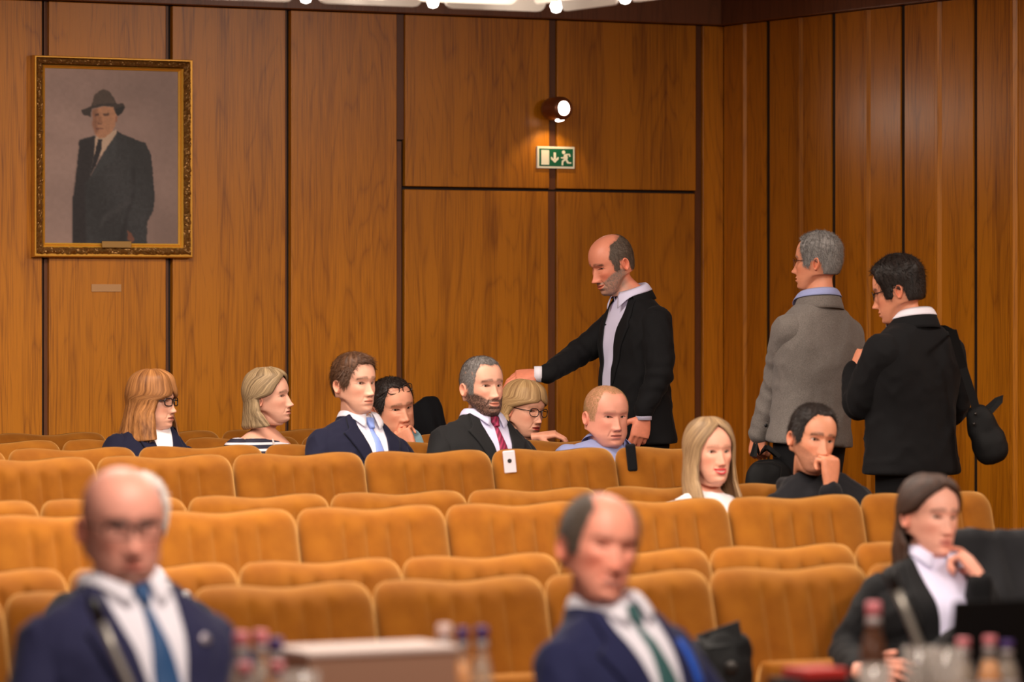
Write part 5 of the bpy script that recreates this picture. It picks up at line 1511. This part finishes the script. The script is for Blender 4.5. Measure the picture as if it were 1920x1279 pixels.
def frame_ring(name, inner, outer, prof, m, step=.006, carve=0.0, seed=51):
    """rectangular moulding between two half-size rectangles; prof: (t across, height)"""
    (iw, ih), (ow, oh) = inner, outer
    per = []
    for (sx, sz), (ex, ez) in (((-1, -1), (1, -1)), ((1, -1), (1, 1)), ((1, 1), (-1, 1)), ((-1, 1), (-1, -1))):
        n = max(4, int(max(abs(ex - sx) * ow, abs(ez - sz) * oh) / step))
        per += [(sx + (ex - sx) * i_ / n, sz + (ez - sz) * i_ / n) for i_ in range(n)]
    per = np.array(per); rows = []
    for t, h in prof:
        wv, hv = iw + (ow - iw) * t, ih + (oh - ih) * t
        x = per[:, 0] * wv + ccx * (1 - t); z = per[:, 1] * hv + ccz * (1 - t)
        hh = h + 0 * x
        if carve and 0 < t < 1:
            q = np.stack([x, 0 * x, z], -1)
            hh = hh + carve * np.abs(snoise(q, 26, seed)) + carve * .7 * snoise(q, 60, seed + 1)
        rows.append(np.stack([x, -hh, z], -1))
    mesh_obj(name, np.concatenate(rows), grid_faces(len(rows), len(per)), m, pic, carve == 0 and False)
k1, k2 = 12 / 298 * PW, 6 / 298 * PW
frame_ring('slip_moulding', (cw / 2 - .002, chh / 2 - .002), (cw / 2 + k1 * .55, chh / 2 + k1 * .55), [(0, .012), (0, .018), (.3, .024), (.45, .018), (.6, .026), (.85, .034), (1, .026), (1, .0)], mat('bright_gilt', s2l(232, 172, 60), .5, .1, var=.1), .05)
iw, ih = cw / 2 + k1 * .5, chh / 2 + k1 * .5
frame_ring('carved_moulding', (iw, ih), (PW / 2 - .012, PH / 2 - .012), [(0, .02), (.05, .030), (.2, .038), (.35, .042), (.5, .046), (.65, .046), (.8, .042), (.95, .034), (1, .028), (1, 0)], M['gold_carved'], .007, .012)
frame_ring('outer_moulding', (PW / 2 - .016, PH / 2 - .016), (PW / 2, PH / 2), [(0, .026), (.2, .040), (.7, .040), (1, .030), (1, 0)], M['gold'], .05)
zpl = ccz - chh / 2 - .004
o = MB().box((ccx - .075 + .01, -.052, zpl - .016), (ccx + .075 + .01, -.044, zpl + .016), .002).build('name_plate', M['plate'], pic)
o = MB().box((-.076, -.004, -.018), (.076, 0, .018), .001).build('wall_tag', M['paper_tag']); o.location = tuple(WY(199, 540, YW - .001)); tag(o, 'small beige tag fixed to the panelling below the portrait', 'tag')

# ---------- emergency exit sign
s0 = WY(1040.5, 295.5, YW - .001); sign = empty('exit_sign', tuple(s0)); tag(sign, 'green and white emergency exit sign with running figure and arrow', 'sign')
dS = at(1040, YW)[1]; ux = X_of(1041) - X_of(1040); uz = dS / F_PX
MB().box((-35 * ux, -.012, -20.5 * uz), (35 * ux, .0, 20.5 * uz), .002).build('panel', M['sign_white'], sign)
MB().box((-31.5 * ux, -.0135, -16.5 * uz), (31.5 * ux, -.010, 16.5 * uz)).build('green_field', M['sign_green'], sign)
def flat(name, polys, m, y=-.0155):
    V = []; Fc = []
    for poly in polys:
        n = len(V); V += [(x * ux, y, z * uz) for x, z in poly] + [(x * ux, y + .004, z * uz) for x, z in poly]; q = len(poly)
        Fc += [tuple(n + i for i in range(q)), tuple(n + q + i for i in range(q))[::-1]] + [(n + i, n + q + i, n + q + (i + 1) % q, n + (i + 1) % q) for i in range(q)]
    return mesh_obj(name, V, Fc, m, sign)
sg_ = lambda pts: [((x - 450) / 7.52, -(y - 1012) / 7.52) for x, y in pts]       # coordinates read off the sign
flat('door_symbol', [sg_([(238, 910), (348, 910), (348, 1118), (238, 1118)])], M['sign_white'])
flat('arrow_symbol', [sg_([(412, 942), (444, 942), (444, 1040), (412, 1040)]), sg_([(374, 1006), (384, 1004), (428, 1050), (474, 1004), (484, 1010), (482, 1035), (430, 1088), (376, 1038)])], M['sign_white'])
hd = [(552 + 24 * math.cos(a), 938 + 26 * math.sin(a)) for a in np.linspace(0, 6.283, 14)[:-1]]
limb = lambda a, b, w: [(a[0] - (b[1] - a[1]) * w / math.dist(a, b), a[1] + (b[0] - a[0]) * w / math.dist(a, b)), (b[0] - (b[1] - a[1]) * w / math.dist(a, b), b[1] + (b[0] - a[0]) * w / math.dist(a, b)),
                        (b[0] + (b[1] - a[1]) * w / math.dist(a, b), b[1] - (b[0] - a[0]) * w / math.dist(a, b)), (a[0] + (b[1] - a[1]) * w / math.dist(a, b), a[1] - (b[0] - a[0]) * w / math.dist(a, b))]
flat('running_figure', [sg_(q) for q in (hd, [(556, 972), (600, 956), (612, 1020), (590, 1052), (556, 1040)], limb((590, 968), (640, 966), 11), limb((634, 962), (642, 1000), 10), limb((566, 990), (552, 1018), 10), limb((556, 1018), (514, 1014), 10),
     limb((588, 1036), (614, 1086), 14), limb((606, 1084), (660, 1086), 11), limb((572, 1040), (534, 1068), 13), limb((538, 1062), (536, 1122), 11))], M['sign_white'])

# ---------- wall spot lamp
lp = WY(1043, 204, YW - .10); lamp = empty('wall_lamp', tuple(lp)); tag(lamp, 'brushed copper cylinder wall spotlight above the exit sign', 'lamp')
ax_ = unit(-VIEW * .80 + RIGHT * .60)
MB().lathe([(0, -.075), (.030, -.073), (.050, -.060), (.058, -.035), (.060, .02), (.058, .050), (.052, .064), (.040, .068), (.037, .060)], 40, (0, 0, 0), tuple(ax_)).build('lamp_housing', M['copper'], lamp, True)
MB().lathe([(0, .0635), (.036, .0635), (.036, .0605), (0, .0605)], 32, (0, 0, 0), tuple(ax_)).build('lamp_lens', M['bulb'], lamp)
dn = unit(-UPZ * .93 - VIEW * .25 + RIGHT * .1)
MB().lathe([(0, .058), (.022, .058), (.022, .0622), (0, .0622)], 24, (ax_[0] * .018, ax_[1] * .018, 0), tuple(dn)).build('lower_lens', M['bulb'], lamp)
MB().tube([(0, .02, 0), (0, .10, 0)], .022, 16).build('wall_bracket', M['copper'], lamp, True)
def spot(name, loc, direction, power, angle, color=(1, .88, .74), r=.03, blend=.6):
    l = bpy.data.lights.new(name, 'SPOT'); l.energy = power; l.spot_size = math.radians(angle); l.spot_blend = blend; l.color = color; l.shadow_soft_size = r
    o = bpy.data.objects.new(name, l); COL.objects.link(o); o.location = tuple(loc); o.rotation_euler = Vector(direction).to_track_quat('-Z', 'Y').to_euler(); return o
spot('wall_lamp_beam', lp + ax_ * .072, ax_, 6, 110)
spot('wall_lamp_glow', lp + ax_ * .018 + dn * .068, -UPZ + np.array([0, .45, 0]), 3.0, 110, (1, .72, .36), .02)

# ---------- chandelier of white plates
CHX, CHY, CHZ = 7.255, 13.15, 2.480
ch = empty('chandelier', (CHX - 2, CHY - 1.0, 3.3)); tag(ch, 'ceiling chandelier of white rounded plates with bright bulbs', 'chandelier')
o0 = np.array(ch.location)
def plate_mesh():
    w, h, r, t = .205, .34, .035, .006; pts = []
    for cx_, cz_, a0 in ((w - r, -h + r + h, 270), (w - r, h, 0), (-w + r, h, 90), (-w + r, r, 180)):
        for k in range(5):
            a = math.radians(a0 + k * 22.5); pts.append((cx_ + r * math.cos(a), cz_ + r * math.sin(a)))
    n = len(pts); V = [(x, -t, z) for x, z in pts] + [(x, t, z) for x, z in pts]
    Fc = [tuple(range(n)), tuple(range(n, 2 * n))[::-1]] + [(i, n + i, n + (i + 1) % n, (i + 1) % n) for i in range(n)]
    return V, Fc
pv, pf = plate_mesh(); pl0 = mesh_obj('shade_plate', pv, pf, M['white_plastic'], ch)
mb = MB(); mb.lathe([(0, -.024), (.015, -.019), (.022, 0), (.015, .019), (0, .024)], 16); bulb0 = mb.build('bulb', M['bulb'], ch, True)
used_p = [False, False]
def put_plate(loc, rz):
    o = pl0 if not used_p[0] else pl0.copy()
    if used_p[0]: COL.objects.link(o)
    used_p[0] = True; o.parent = ch; o.location = tuple(np.array(loc) - o0); o.rotation_euler = (0, 0, rz)
def put_bulb(loc):
    o = bulb0 if not used_p[1] else bulb0.copy()
    if used_p[1]: COL.objects.link(o)
    used_p[1] = True; o.parent = ch; o.location = tuple(np.array(loc) - o0)
for i_ in range(8):
    put_plate((CHX - .25 - .5 * i_, CHY, CHZ), 0); put_bulb((CHX - .5 * i_ - .0, CHY + .0, CHZ + .022))
    if i_ < 7: put_plate((CHX - .5 - .5 * i_, CHY - .25, CHZ), 0)
for i_ in range(5):
    put_plate((CHX, CHY - .25 - .5 * i_, CHZ), math.pi / 2)
    if i_: put_bulb((CHX, CHY - .5 * i_, CHZ + .022))
    put_plate((CHX - .25, CHY - .5 - .5 * i_, CHZ), math.pi / 2)
for i_ in range(4):
    put_bulb((CHX - .75 - 1.0 * i_, CHY - .12, CHZ + .05))
mb = MB()
for x_ in (CHX - 3.9, CHX - .0): mb.box((x_ - .012 - o0[0], CHY - 2.4 - o0[1], CHZ + .36 - 3.3), (x_ + .012 - o0[0], CHY - o0[1], CHZ + .385 - 3.3))
for y_ in (CHY - 2.4, CHY - .25, CHY - .0): mb.box((CHX - 3.9 - o0[0], y_ - .012 - o0[1], CHZ + .36 - 3.3), (CHX - o0[0], y_ + .012 - o0[1], CHZ + .385 - 3.3))
for x_ in (CHX - 3.4, CHX - .6):
    for y_ in (CHY - 2.2, CHY - .25): mb.box((x_ - .01 - o0[0], y_ - .01 - o0[1], CHZ + .37 - 3.3), (x_ + .01 - o0[0], y_ + .01 - o0[1], .0))
mb.build('hanging_frame', M['steel'], ch)
area_light('chandelier_light', (CHX - 1.9, CHY - 1.1, CHZ + .05), 3.2, 1.8, 60, target=(CHX - 1.9, CHY - 1.099, 0))

# ================================================================== bags, coats and small things among the seats
M['bagblack'] = mat('black_nylon', s2l(15, 14, 15), .7, var=.2, scale=40, bump=.2, bscale=300, spec=.25)
M['coat'] = cloth('charcoal_wool_coat', s2l(25, 24, 27), .3, scale=150, bump=.4, sheen=.08)
M['coat2'] = cloth('black_coat_cloth', s2l(14, 14, 18), .2, sheen=.03)
def blob(parts, voxel, m, name, parent, origin, smooth=6, wr=.0, seed=3):
    v, nr, f = remesh(parts, voxel, smooth)
    if wr: v = v + nr * (wr * (snoise(v, 9, seed) + .6 * snoise(v, 20, seed + 1)))[:, None]
    return mesh_obj(name, v - np.asarray(origin), f, m, parent, True)
def ell(c, ax3, B=None, n=16):
    B = np.eye(3) if B is None else np.array(B); V = []; m_ = 10
    for i_ in range(m_ + 1):
        th = math.pi * i_ / m_
        for k in range(n):
            a = 2 * math.pi * k / n; d = np.array([math.sin(th) * math.cos(a), math.sin(th) * math.sin(a), math.cos(th)])
            d = np.sign(d) * np.abs(d) ** .75
            V.append(np.asarray(c) + (d * np.array(ax3)) @ B)
    return V, grid_faces(m_ + 1, n)
def ribbon(pts, wd, th, nrm):
    pts = [np.asarray(p_, float) for p_ in pts]; V = []; 
    for i_, p_ in enumerate(pts):
        t = unit(pts[min(i_ + 1, len(pts) - 1)] - pts[max(i_ - 1, 0)]); s_ = unit(np.cross(t, nrm)); n_ = np.cross(s_, t)
        V += [p_ + s_ * wd / 2 + n_ * th / 2, p_ - s_ * wd / 2 + n_ * th / 2, p_ - s_ * wd / 2 - n_ * th / 2, p_ + s_ * wd / 2 - n_ * th / 2]
    n = len(pts); Fc = [(4 * i_ + a, 4 * i_ + (a + 1) % 4, 4 * i_ + 4 + (a + 1) % 4, 4 * i_ + 4 + a) for i_ in range(n - 1) for a in range(4)] + [(3, 2, 1, 0), tuple(4 * (n - 1) + a for a in range(4))]
    return V, Fc
# shoulder bag of the man in black
ds = D10 - .02; B0 = np.array([unit(RIGHT * .90 + UPZ * .34), VIEW, unit(UPZ * .90 - RIGHT * .34)])
c0 = W(1846, 812, ds); sb = empty('shoulder_bag', tuple(c0)); tag(sb, 'black shoulder bag hanging from the man in the black suit', 'bag')
blob([ell(c0, (.062, .050, .125), B0), ell(W(1856, 834, ds), (.070, .058, .080), B0)], .010, M['bagblack'], 'pouch', sb, c0, wr=.004)
shp = M10.t2w(np.array([.165, .0, -.055])); shb = M10.t2w(np.array([.175, -.10, -.10]))
def on_shoulder(pr, x, y):
    h = pr.bvh.ray_cast(Vector(pr.t2w(np.array([x, y, .25]))), Vector(-pr.tU))[0]; return np.array(h) + pr.tU * .008
V, Fc = ribbon([on_shoulder(M10, .14, .075), on_shoulder(M10, .145, .03), on_shoulder(M10, .15, -.02), on_shoulder(M10, .155, -.06) , W(1786, 620, ds - .13), W(1806, 690, ds - .06), W(1826, 752, ds - .03), W(1832, 775, ds - .02)], .034, .004, -VIEW); mesh_obj('strap', np.array(V) - c0, Fc, M['bagblack'], sb)
V, Fc = ribbon([W(1838, 782, ds), W(1850, 766, ds), W(1868, 750, ds), W(1880, 745, ds), W(1876, 752, ds), W(1858, 772, ds - .01), W(1850, 786, ds)], .020, .005, -VIEW); mesh_obj('carry_handle', np.array(V) - c0, Fc, M['bagblack'], sb)
for q in ((1829, 776), (1826, 795)):
    MB().lathe([(0, -.004), (.006, -.004), (.007, 0), (.005, .004), (0, .004)], 12, tuple(W(*q, ds - .062) - c0), tuple(-VIEW)).build('metal_stud', M['steel'], sb, True)
# briefcase of the man in tweed
db = at(1436, 14.72)[1]; c1 = W(1442, 892, db); bf = empty('briefcase', tuple(c1)); tag(bf, 'black soft briefcase held by the man in tweed', 'bag')
Bb = np.array([unit(RIGHT * .95 + VIEW * .3), unit(VIEW * .95 - RIGHT * .3), UPZ])
blob([ell(c1 - UPZ * .035, (.105, .045, .105), Bb)], .010, M['bagblack'], 'pouch', bf, c1, wr=.002)
h9 = HAND9
for s_ in (-1, 1):
    V, Fc = ribbon([c1 + Bb[0] * -.07 + UPZ * .08 + Bb[1] * .02 * s_, c1 + Bb[0] * -.06 + UPZ * .13 + Bb[1] * .015 * s_, h9 - UPZ * .004, c1 + Bb[0] * -.01 + UPZ * .12 + Bb[1] * .015 * s_, c1 + Bb[0] * .04 + UPZ * .08 + Bb[1] * .02 * s_], .016, .006, -VIEW)
    mesh_obj('carry_handle', np.array(V) - c1, Fc, M['bagblack'], bf)
mesh_obj('zip', *[(np.array(a_) - c1 if i_ == 0 else a_) for i_, a_ in enumerate(tube_geo([W(1416, 868, db - .045), W(1450, 866, db - .05), W(1466, 876, db - .045), W(1462, 905, db - .04)], .0016, 6))], M['steel'], bf)
# coats thrown over seat backs
def coat_over(name, label, xc, row, x0, x1, front, back, m, lift=.02, slope=0.0, seed=5, bulge=.03):
    y, z = ROWY[row - 1], ROWZ[row - 1]; nu, nv = 40, 46; V = []
    for i_ in range(nv):
        v = -1 + 2 * i_ / (nv - 1)
        for k in range(nu):
            u = k / (nu - 1); x = x0 + (x1 - x0) * u
            if v < 0: zz = .85 - front * (-v) ** 1.2; off = -.068 - bulge * math.sin(min(1, -v * 1.3) * math.pi) - .012
            else: zz = .85 - back * v ** 1.2; off = .05 + bulge * math.sin(min(1, v * 1.3) * math.pi) * .6
            rec = (min(zz, .85) - .40) * .27
            top = math.exp(-(v / .16) ** 2); yy = off * (1 - top) * 1.0 + rec
            edge = (1 - abs(2 * u - 1) ** 6)
            zz += lift * top * (0.6 + .4 * edge) + slope * (u - .5) * top - .02 * (1 - edge)
            V.append((xc + x, y + yy, z + zz))
    V = np.array(V); q = V - np.array([xc, y, z]); n_ = snoise(q * np.array([1.6, .8, .6]), 4, seed) * .034 + snoise(q, 16, seed + 1) * .007
    V[:, 1] += -np.abs(n_) * np.where(np.arange(len(V)) < len(V) // 2, 1, -1) ; V[:, 2] += n_ * .8
    o = mesh_obj(name, V, grid_faces(nv, nu, False), m, None, True); md = o.modifiers.new('thick', 'SOLIDIFY'); md.thickness = .014; md.offset = 1
    tag(o, label, 'coat'); return o
coat_over('draped_coat', 'charcoal wool coat thrown over a seat back beside the brown-haired woman', at(1886, ROWY[0] - .02)[0], 1, -.24, .32, .56, .40, M['coat'], .085, -.02, 5, .07)
coat_over('draped_coat', 'black coat over the last-row seat between the two men', 8.647, 8, .02, .30, .3, .3, M['coat2'], .13, .09, 8, .02)
# bag on the front-row seat
cb = W(1336, 1245, at(1336, 10.2)[1]); cb[2] = ROWZ[0] + .385 + .075 + .115
bg = empty('camera_bag', tuple(cb)); tag(bg, 'black camera bag on a front-row seat behind the smiling man', 'bag')
blob([ell(cb, (.12, .08, .115), np.array([RIGHT, VIEW, UPZ])), ell(cb + UPZ * .08 + RIGHT * .04, (.075, .05, .06), np.array([RIGHT, VIEW, UPZ]))], .010, M['bagblack'], 'pouch', bg, cb, wr=.006)
mesh_obj('flap', np.array([cb + RIGHT * a_ + UPZ * b_ + VIEW * c_ for a_, b_, c_ in ((-.05, .12, -.02), (.075, .165, -.03), (.085, .10, -.05), (-.02, .09, -.07), (-.05, .12, .0), (.075, .165, -.01), (.085, .10, -.03), (-.02, .09, -.05))]) - cb,
         [(0, 1, 2, 3), (7, 6, 5, 4), (0, 4, 5, 1), (1, 5, 6, 2), (2, 6, 7, 3), (3, 7, 4, 0)], M['bagblack'], bg)
MB().lathe([(0, -.02), (.016, -.02), (.020, 0), (.016, .004), (0, .002)], 16, tuple(RIGHT * .05 + UPZ * .035 - VIEW * .085), tuple(-VIEW)).build('buckle', M['steel'], bg, True)
# phone, pouch and pen
dph = at(955, ROWY[4] + .045)[1]; cp = W(955.5, 866, dph); ph = empty('smartphone', tuple(cp)); tag(ph, 'white smartphone propped between two fifth-row seats below the bearded man', 'phone')
Bp = np.array([unit(RIGHT + UPZ * .10), unit(VIEW), unit(UPZ - RIGHT * .10)])
def obox(c, h, B, bev=.004):
    mb = MB(); mb.box(tuple(-np.array(h)), tuple(np.array(h)), bev); return np.array(mb.v) @ B + np.asarray(c), mb.f
v, f = obox((0, 0, 0), (.024, .0045, .044), Bp, .004); mesh_obj('case', v, f, mat('white_case', s2l(226, 214, 222), .4), ph)
MB().lathe([(0, 0), (.0085, 0), (.0085, .0025), (0, .0025)], 16, tuple(-VIEW * .0042 + UPZ * .004), tuple(-VIEW)).build('camera_lens', M['shoe'], ph)
dpo = at(1183, ROWY[4] + .06)[1]; v, f = obox(W(1184, 858, dpo), (.020, .02, .055), Bp, .008); o = mesh_obj('glove', v, f, M['coat2']); tag(o, 'black glove stuck between two seats below the stocky man', 'glove')
pd = at(514, 15.95)[1]; o = MB(); V1, F1 = tube_geo([W(511, 823, pd), W(512, 827, pd), W(517, 846, pd), W(521, 868, pd)], [.0015, .0042, .0046, .0046], 10); o = mesh_obj('pen', V1, F1, mat('white_pen', s2l(220, 206, 200), .4), None, True)
tag(o, 'white ballpoint pen upright before the woman in stripes', 'pen')

# ================================================================== the desk in the foreground
M['desk'] = mat('desk_veneer', s2l(120, 70, 34), .4, var=.2, scale=12, stretch=(1, 6, 1))
TZ = .51
dk = empty('desk', (5.0, 7.6, -.22)); tag(dk, 'long wooden conference desk in front of the suited men', 'desk')
MB().box((-3.0, -.32, .69), (2.0, .30, .73), .006).build('desk_top', M['desk'], dk)
MB().box((-2.95, -.27, .06), (1.95, -.24, .69)).build('modesty_panel', M['desk'], dk)
for x_ in (-2.9, -.5, 1.9): MB().box((x_ - .03, -.24, 0), (x_ + .03, .24, .69), .004).build('leg', M['desk'], dk)
# chairs of the two men at the desk
def desk_chair(x, y, label):
    t = empty('conference_chair', (x, y, -.22)); tag(t, label, 'chair', 'conference chairs at the desk')
    MB().box((-.24, -.24, .40), (.24, .22, .46), .02).build('seat', M['coat2'], t); MB().box((-.22, .24, .50), (.22, .29, .74), .015).build('backrest', M['coat2'], t)
    for a_, b_ in ((-.2, -.2), (.2, -.2), (-.2, .22), (.2, .22)): MB().tube([(a_, b_, 0), (a_, b_, .41 if b_ < 0 else .52)], .012, 10).build('leg', M['steel'], t)
desk_chair(at(285, 8.22)[0], 8.18, 'black chair under the bald man with glasses'); desk_chair(at(1200, 8.3)[0], 8.22, 'black chair under the smiling balding man')
def glassy(name, rgb, a=.55, rough=.08):
    m, nt, b = new_mat(name); b.inputs['Base Color'].default_value = (*rgb, 1); b.inputs['Roughness'].default_value = rough; b.inputs['Alpha'].default_value = a; b.inputs['Specular IOR Level'].default_value = .8
    return m
M['bglass'] = glassy('brown_bottle_glass', s2l(110, 70, 50), .65); M['cglass'] = glassy('clear_glass', s2l(220, 208, 200), .28)
M['juice'] = mat('orange_juice', s2l(232, 146, 10), .3); M['water'] = glassy('water', s2l(190, 160, 120), .35); M['cola'] = mat('dark_drink', s2l(66, 36, 26), .2)
M['cap_pink'] = mat('pink_cap', s2l(226, 132, 140), .4); M['cap_purple'] = mat('purple_cap', s2l(84, 60, 120), .4); M['lab'] = mat('silver_label', s2l(196, 186, 186), .4, .2); M['cap_white'] = mat('white_cap', s2l(232, 200, 192), .4)
def bottle(px, top, Y, cap, fill, label, r=.028, glass='cglass', group='drink bottles on the desk'):
    X, d = at(px, Y); zt = CAM_H + (HY - top) / F_PX * d; h = zt - TZ
    t = empty('bottle', (X, Y, TZ)); tag(t, label, 'bottle', group)
    prof = [(0, .002), (r * .9, .002), (r, .012), (r, h * .52), (r * .92, h * .60), (r * .55, h * .76), (r * .44, h * .84), (r * .44, h * .90), (.002, h * .90)]
    MB().lathe(prof, 24).build('glass_body', M[glass], t, True)
    MB().lathe([(0, .006), (r * .86, .006), (r * .92, .014), (r * .92, h * .50), (r * .5, h * .70), (0, h * .70)], 20).build('drink', M[fill], t, True)
    MB().lathe([(r * .5, h * .875), (r * .56, h * .88), (r * .56, h * .985), (r * .48, h), (0, h)], 20).build('cap', M[cap], t, True)
    MB().lathe([(r * 1.01, h * .18), (r * 1.015, h * .19), (r * 1.015, h * .44), (r * 1.01, h * .45)], 24).build('paper_label', M['lab'], t, True)
    MB().lathe([(r * .47, h * .80), (r * .60, h * .81), (r * .52, h * .875), (r * .46, h * .88)], 20).build('neck_foil', M['lab'], t, True)
bottle(452, 1184, 7.76, 'cap_pink', 'water', 'pink-capped water bottle nearest the bald man with glasses')
bottle(488, 1182, 7.80, 'cap_pink', 'water', 'pink-capped water bottle second from the bald man with glasses')
bottle(517, 1196, 7.72, 'cap_purple', 'juice', 'purple-capped juice bottle beside the pink-capped pair at left')
bottle(458, 1242, 7.46, 'cap_pink', 'water', 'low pink-capped bottle in front, left one of the pair', .026)
bottle(520, 1240, 7.48, 'cap_pink', 'water', 'low pink-capped bottle in front, right one of the pair', .026)
bottle(833, 1170, 7.74, 'cap_white', 'water', 'white-capped bottle just behind the pale box')
bottle(867, 1176, 7.66, 'cap_purple', 'juice', 'purple-capped orange juice bottle at the right end of the pale box', .022)
bottle(903, 1174, 7.70, 'cap_purple', 'water', 'purple-capped water bottle left of the smiling man', .024)
bottle(1638, 1128, 7.62, 'cap_pink', 'cola', 'tall dark bottle with pink cap, before the brown-haired woman', .031, 'bglass')
bottle(1806, 1196, 7.52, 'cap_pink', 'water', 'pink-capped bottle between the glasses and the black laptop')
bottle(1856, 1192, 7.56, 'cap_pink', 'juice', 'pink-capped juice bottle in front of the black laptop')
bottle(1888, 1200, 7.62, 'cap_purple', 'water', 'purple-capped bottle at the far right edge')
def tumbler(px, top, Y, label):
    X, d = at(px, Y); h = CAM_H + (HY - top) / F_PX * d - TZ
    t = empty('drinking_glass', (X, Y, TZ)); tag(t, label, 'glass', 'drinking glasses on the desk')
    MB().lathe([(0, .004), (.028, .004), (.031, .02), (.037, h), (.0355, h), (.029, .022), (0, .016)], 28).build('glass_body', M['cglass'], t, True)
    MB().lathe([(0, .018), (.0285, .022), (.032, h * .55), (0, h * .55)], 24).build('water_fill', M['water'], t, True)
tumbler(1724, 1212, 7.44, 'tall clear drinking glass left of the pink-capped bottles at right'); tumbler(1776, 1214, 7.42, 'clear drinking glass touching the pink-capped bottle at right')
tumbler(1640, 1246, 7.42, 'low clear glass in front of the tall dark bottle'); tumbler(565, 1258, 7.42, 'low clear glass at the left end of the pale box')
# pale box
bx0 = at(578, 7.62); bx1 = at(858, 7.62); zt = CAM_H + (HY - 1222) / F_PX * bx0[1]
bxo = empty('desk_box', ((bx0[0] + bx1[0]) / 2, 7.62, TZ)); tag(bxo, 'pale box with whitish lid on the desk between the two suited men', 'box')
wbx = (bx1[0] - bx0[0]) / 2
MB().box((-wbx, -.0, 0), (wbx, .17, zt - TZ - .012), .004).build('box_body', mat('tan_card', s2l(176, 132, 108), .7), bxo)
MB().box((-wbx - .003, -.003, zt - TZ - .014), (wbx + .003, .173, zt - TZ), .004).build('lid', mat('white_card', s2l(232, 208, 200), .6), bxo)
# black laptop
lx, ld = at(1880, 7.70); lt = empty('laptop', (lx, 7.70, TZ)); tag(lt, 'black open laptop at the right edge of the desk, seen from behind', 'laptop')
MB().box((-.17, -.02, 0), (.17, .24, .018), .004).build('base', M['bagblack'], lt)
zt = CAM_H + (HY - 1120) / F_PX * ld - TZ
o = MB().box((-.17, -.006, 0), (.17, .002, zt - .012), .003).build('screen_lid', M['bagblack'], lt); o.location = (0, -.02, .014); o.rotation_euler = (math.radians(8), 0, 0)
# microphones
def microphone(pts, label, Y0):
    P_ = [W(px, py, d) for px, py, d in pts]; b = P_[-1].copy(); b[2] = TZ
    t = empty('gooseneck_microphone', tuple(b)); tag(t, label, 'microphone', 'gooseneck microphones on the desk')
    P2 = P_ + [b + UPZ * .03]
    v, f = tube_geo(P2, .0085, 14); mesh_obj('stem', np.array(v) - b, f, mat('grey_gooseneck', s2l(168, 160, 150), .35, .6), t, True)
    d0 = unit(P_[0] - P_[1]); MB().lathe([(0, -.012), (.012, -.010), (.013, .030), (.009, .042), (0, .044)], 18, tuple(P_[0] - b), tuple(d0)).build('microphone_head', M['shoe'], t, True)
    MB().lathe([(0, 0), (.055, 0), (.055, .012), (.02, .03), (0, .03)], 28).build('base', M['bagblack'], t, True)
microphone([(186, 1158, 8.35), (212, 1218, 8.33), (240, 1279, 8.31), (250, 1310, 8.30)], 'grey gooseneck microphone before the bald man with glasses', 7.7)
microphone([(1678, 1100, 8.95), (1700, 1150, 8.93), (1722, 1205, 8.91), (1738, 1262, 8.9)], 'grey gooseneck microphone before the brown-haired woman', 7.5)
# books
rx, rd = at(1530, 7.62); o = MB().box((-.09, -.06, 0), (.09, .06, .10), .004).build('book_stack', M['bagblack']); o.location = (rx, 7.62, TZ); tag(o, 'dark binder lying under the red notebook on the desk', 'binder')
o = MB().box((-.055, -.05, 0), (.05, .05, .022), .003).build('notebook', mat('red_cover', s2l(204, 46, 40), .5)); o.location = (rx, 7.62, TZ + .1005); tag(o, 'small red notebook on top of the dark binder', 'notebook')
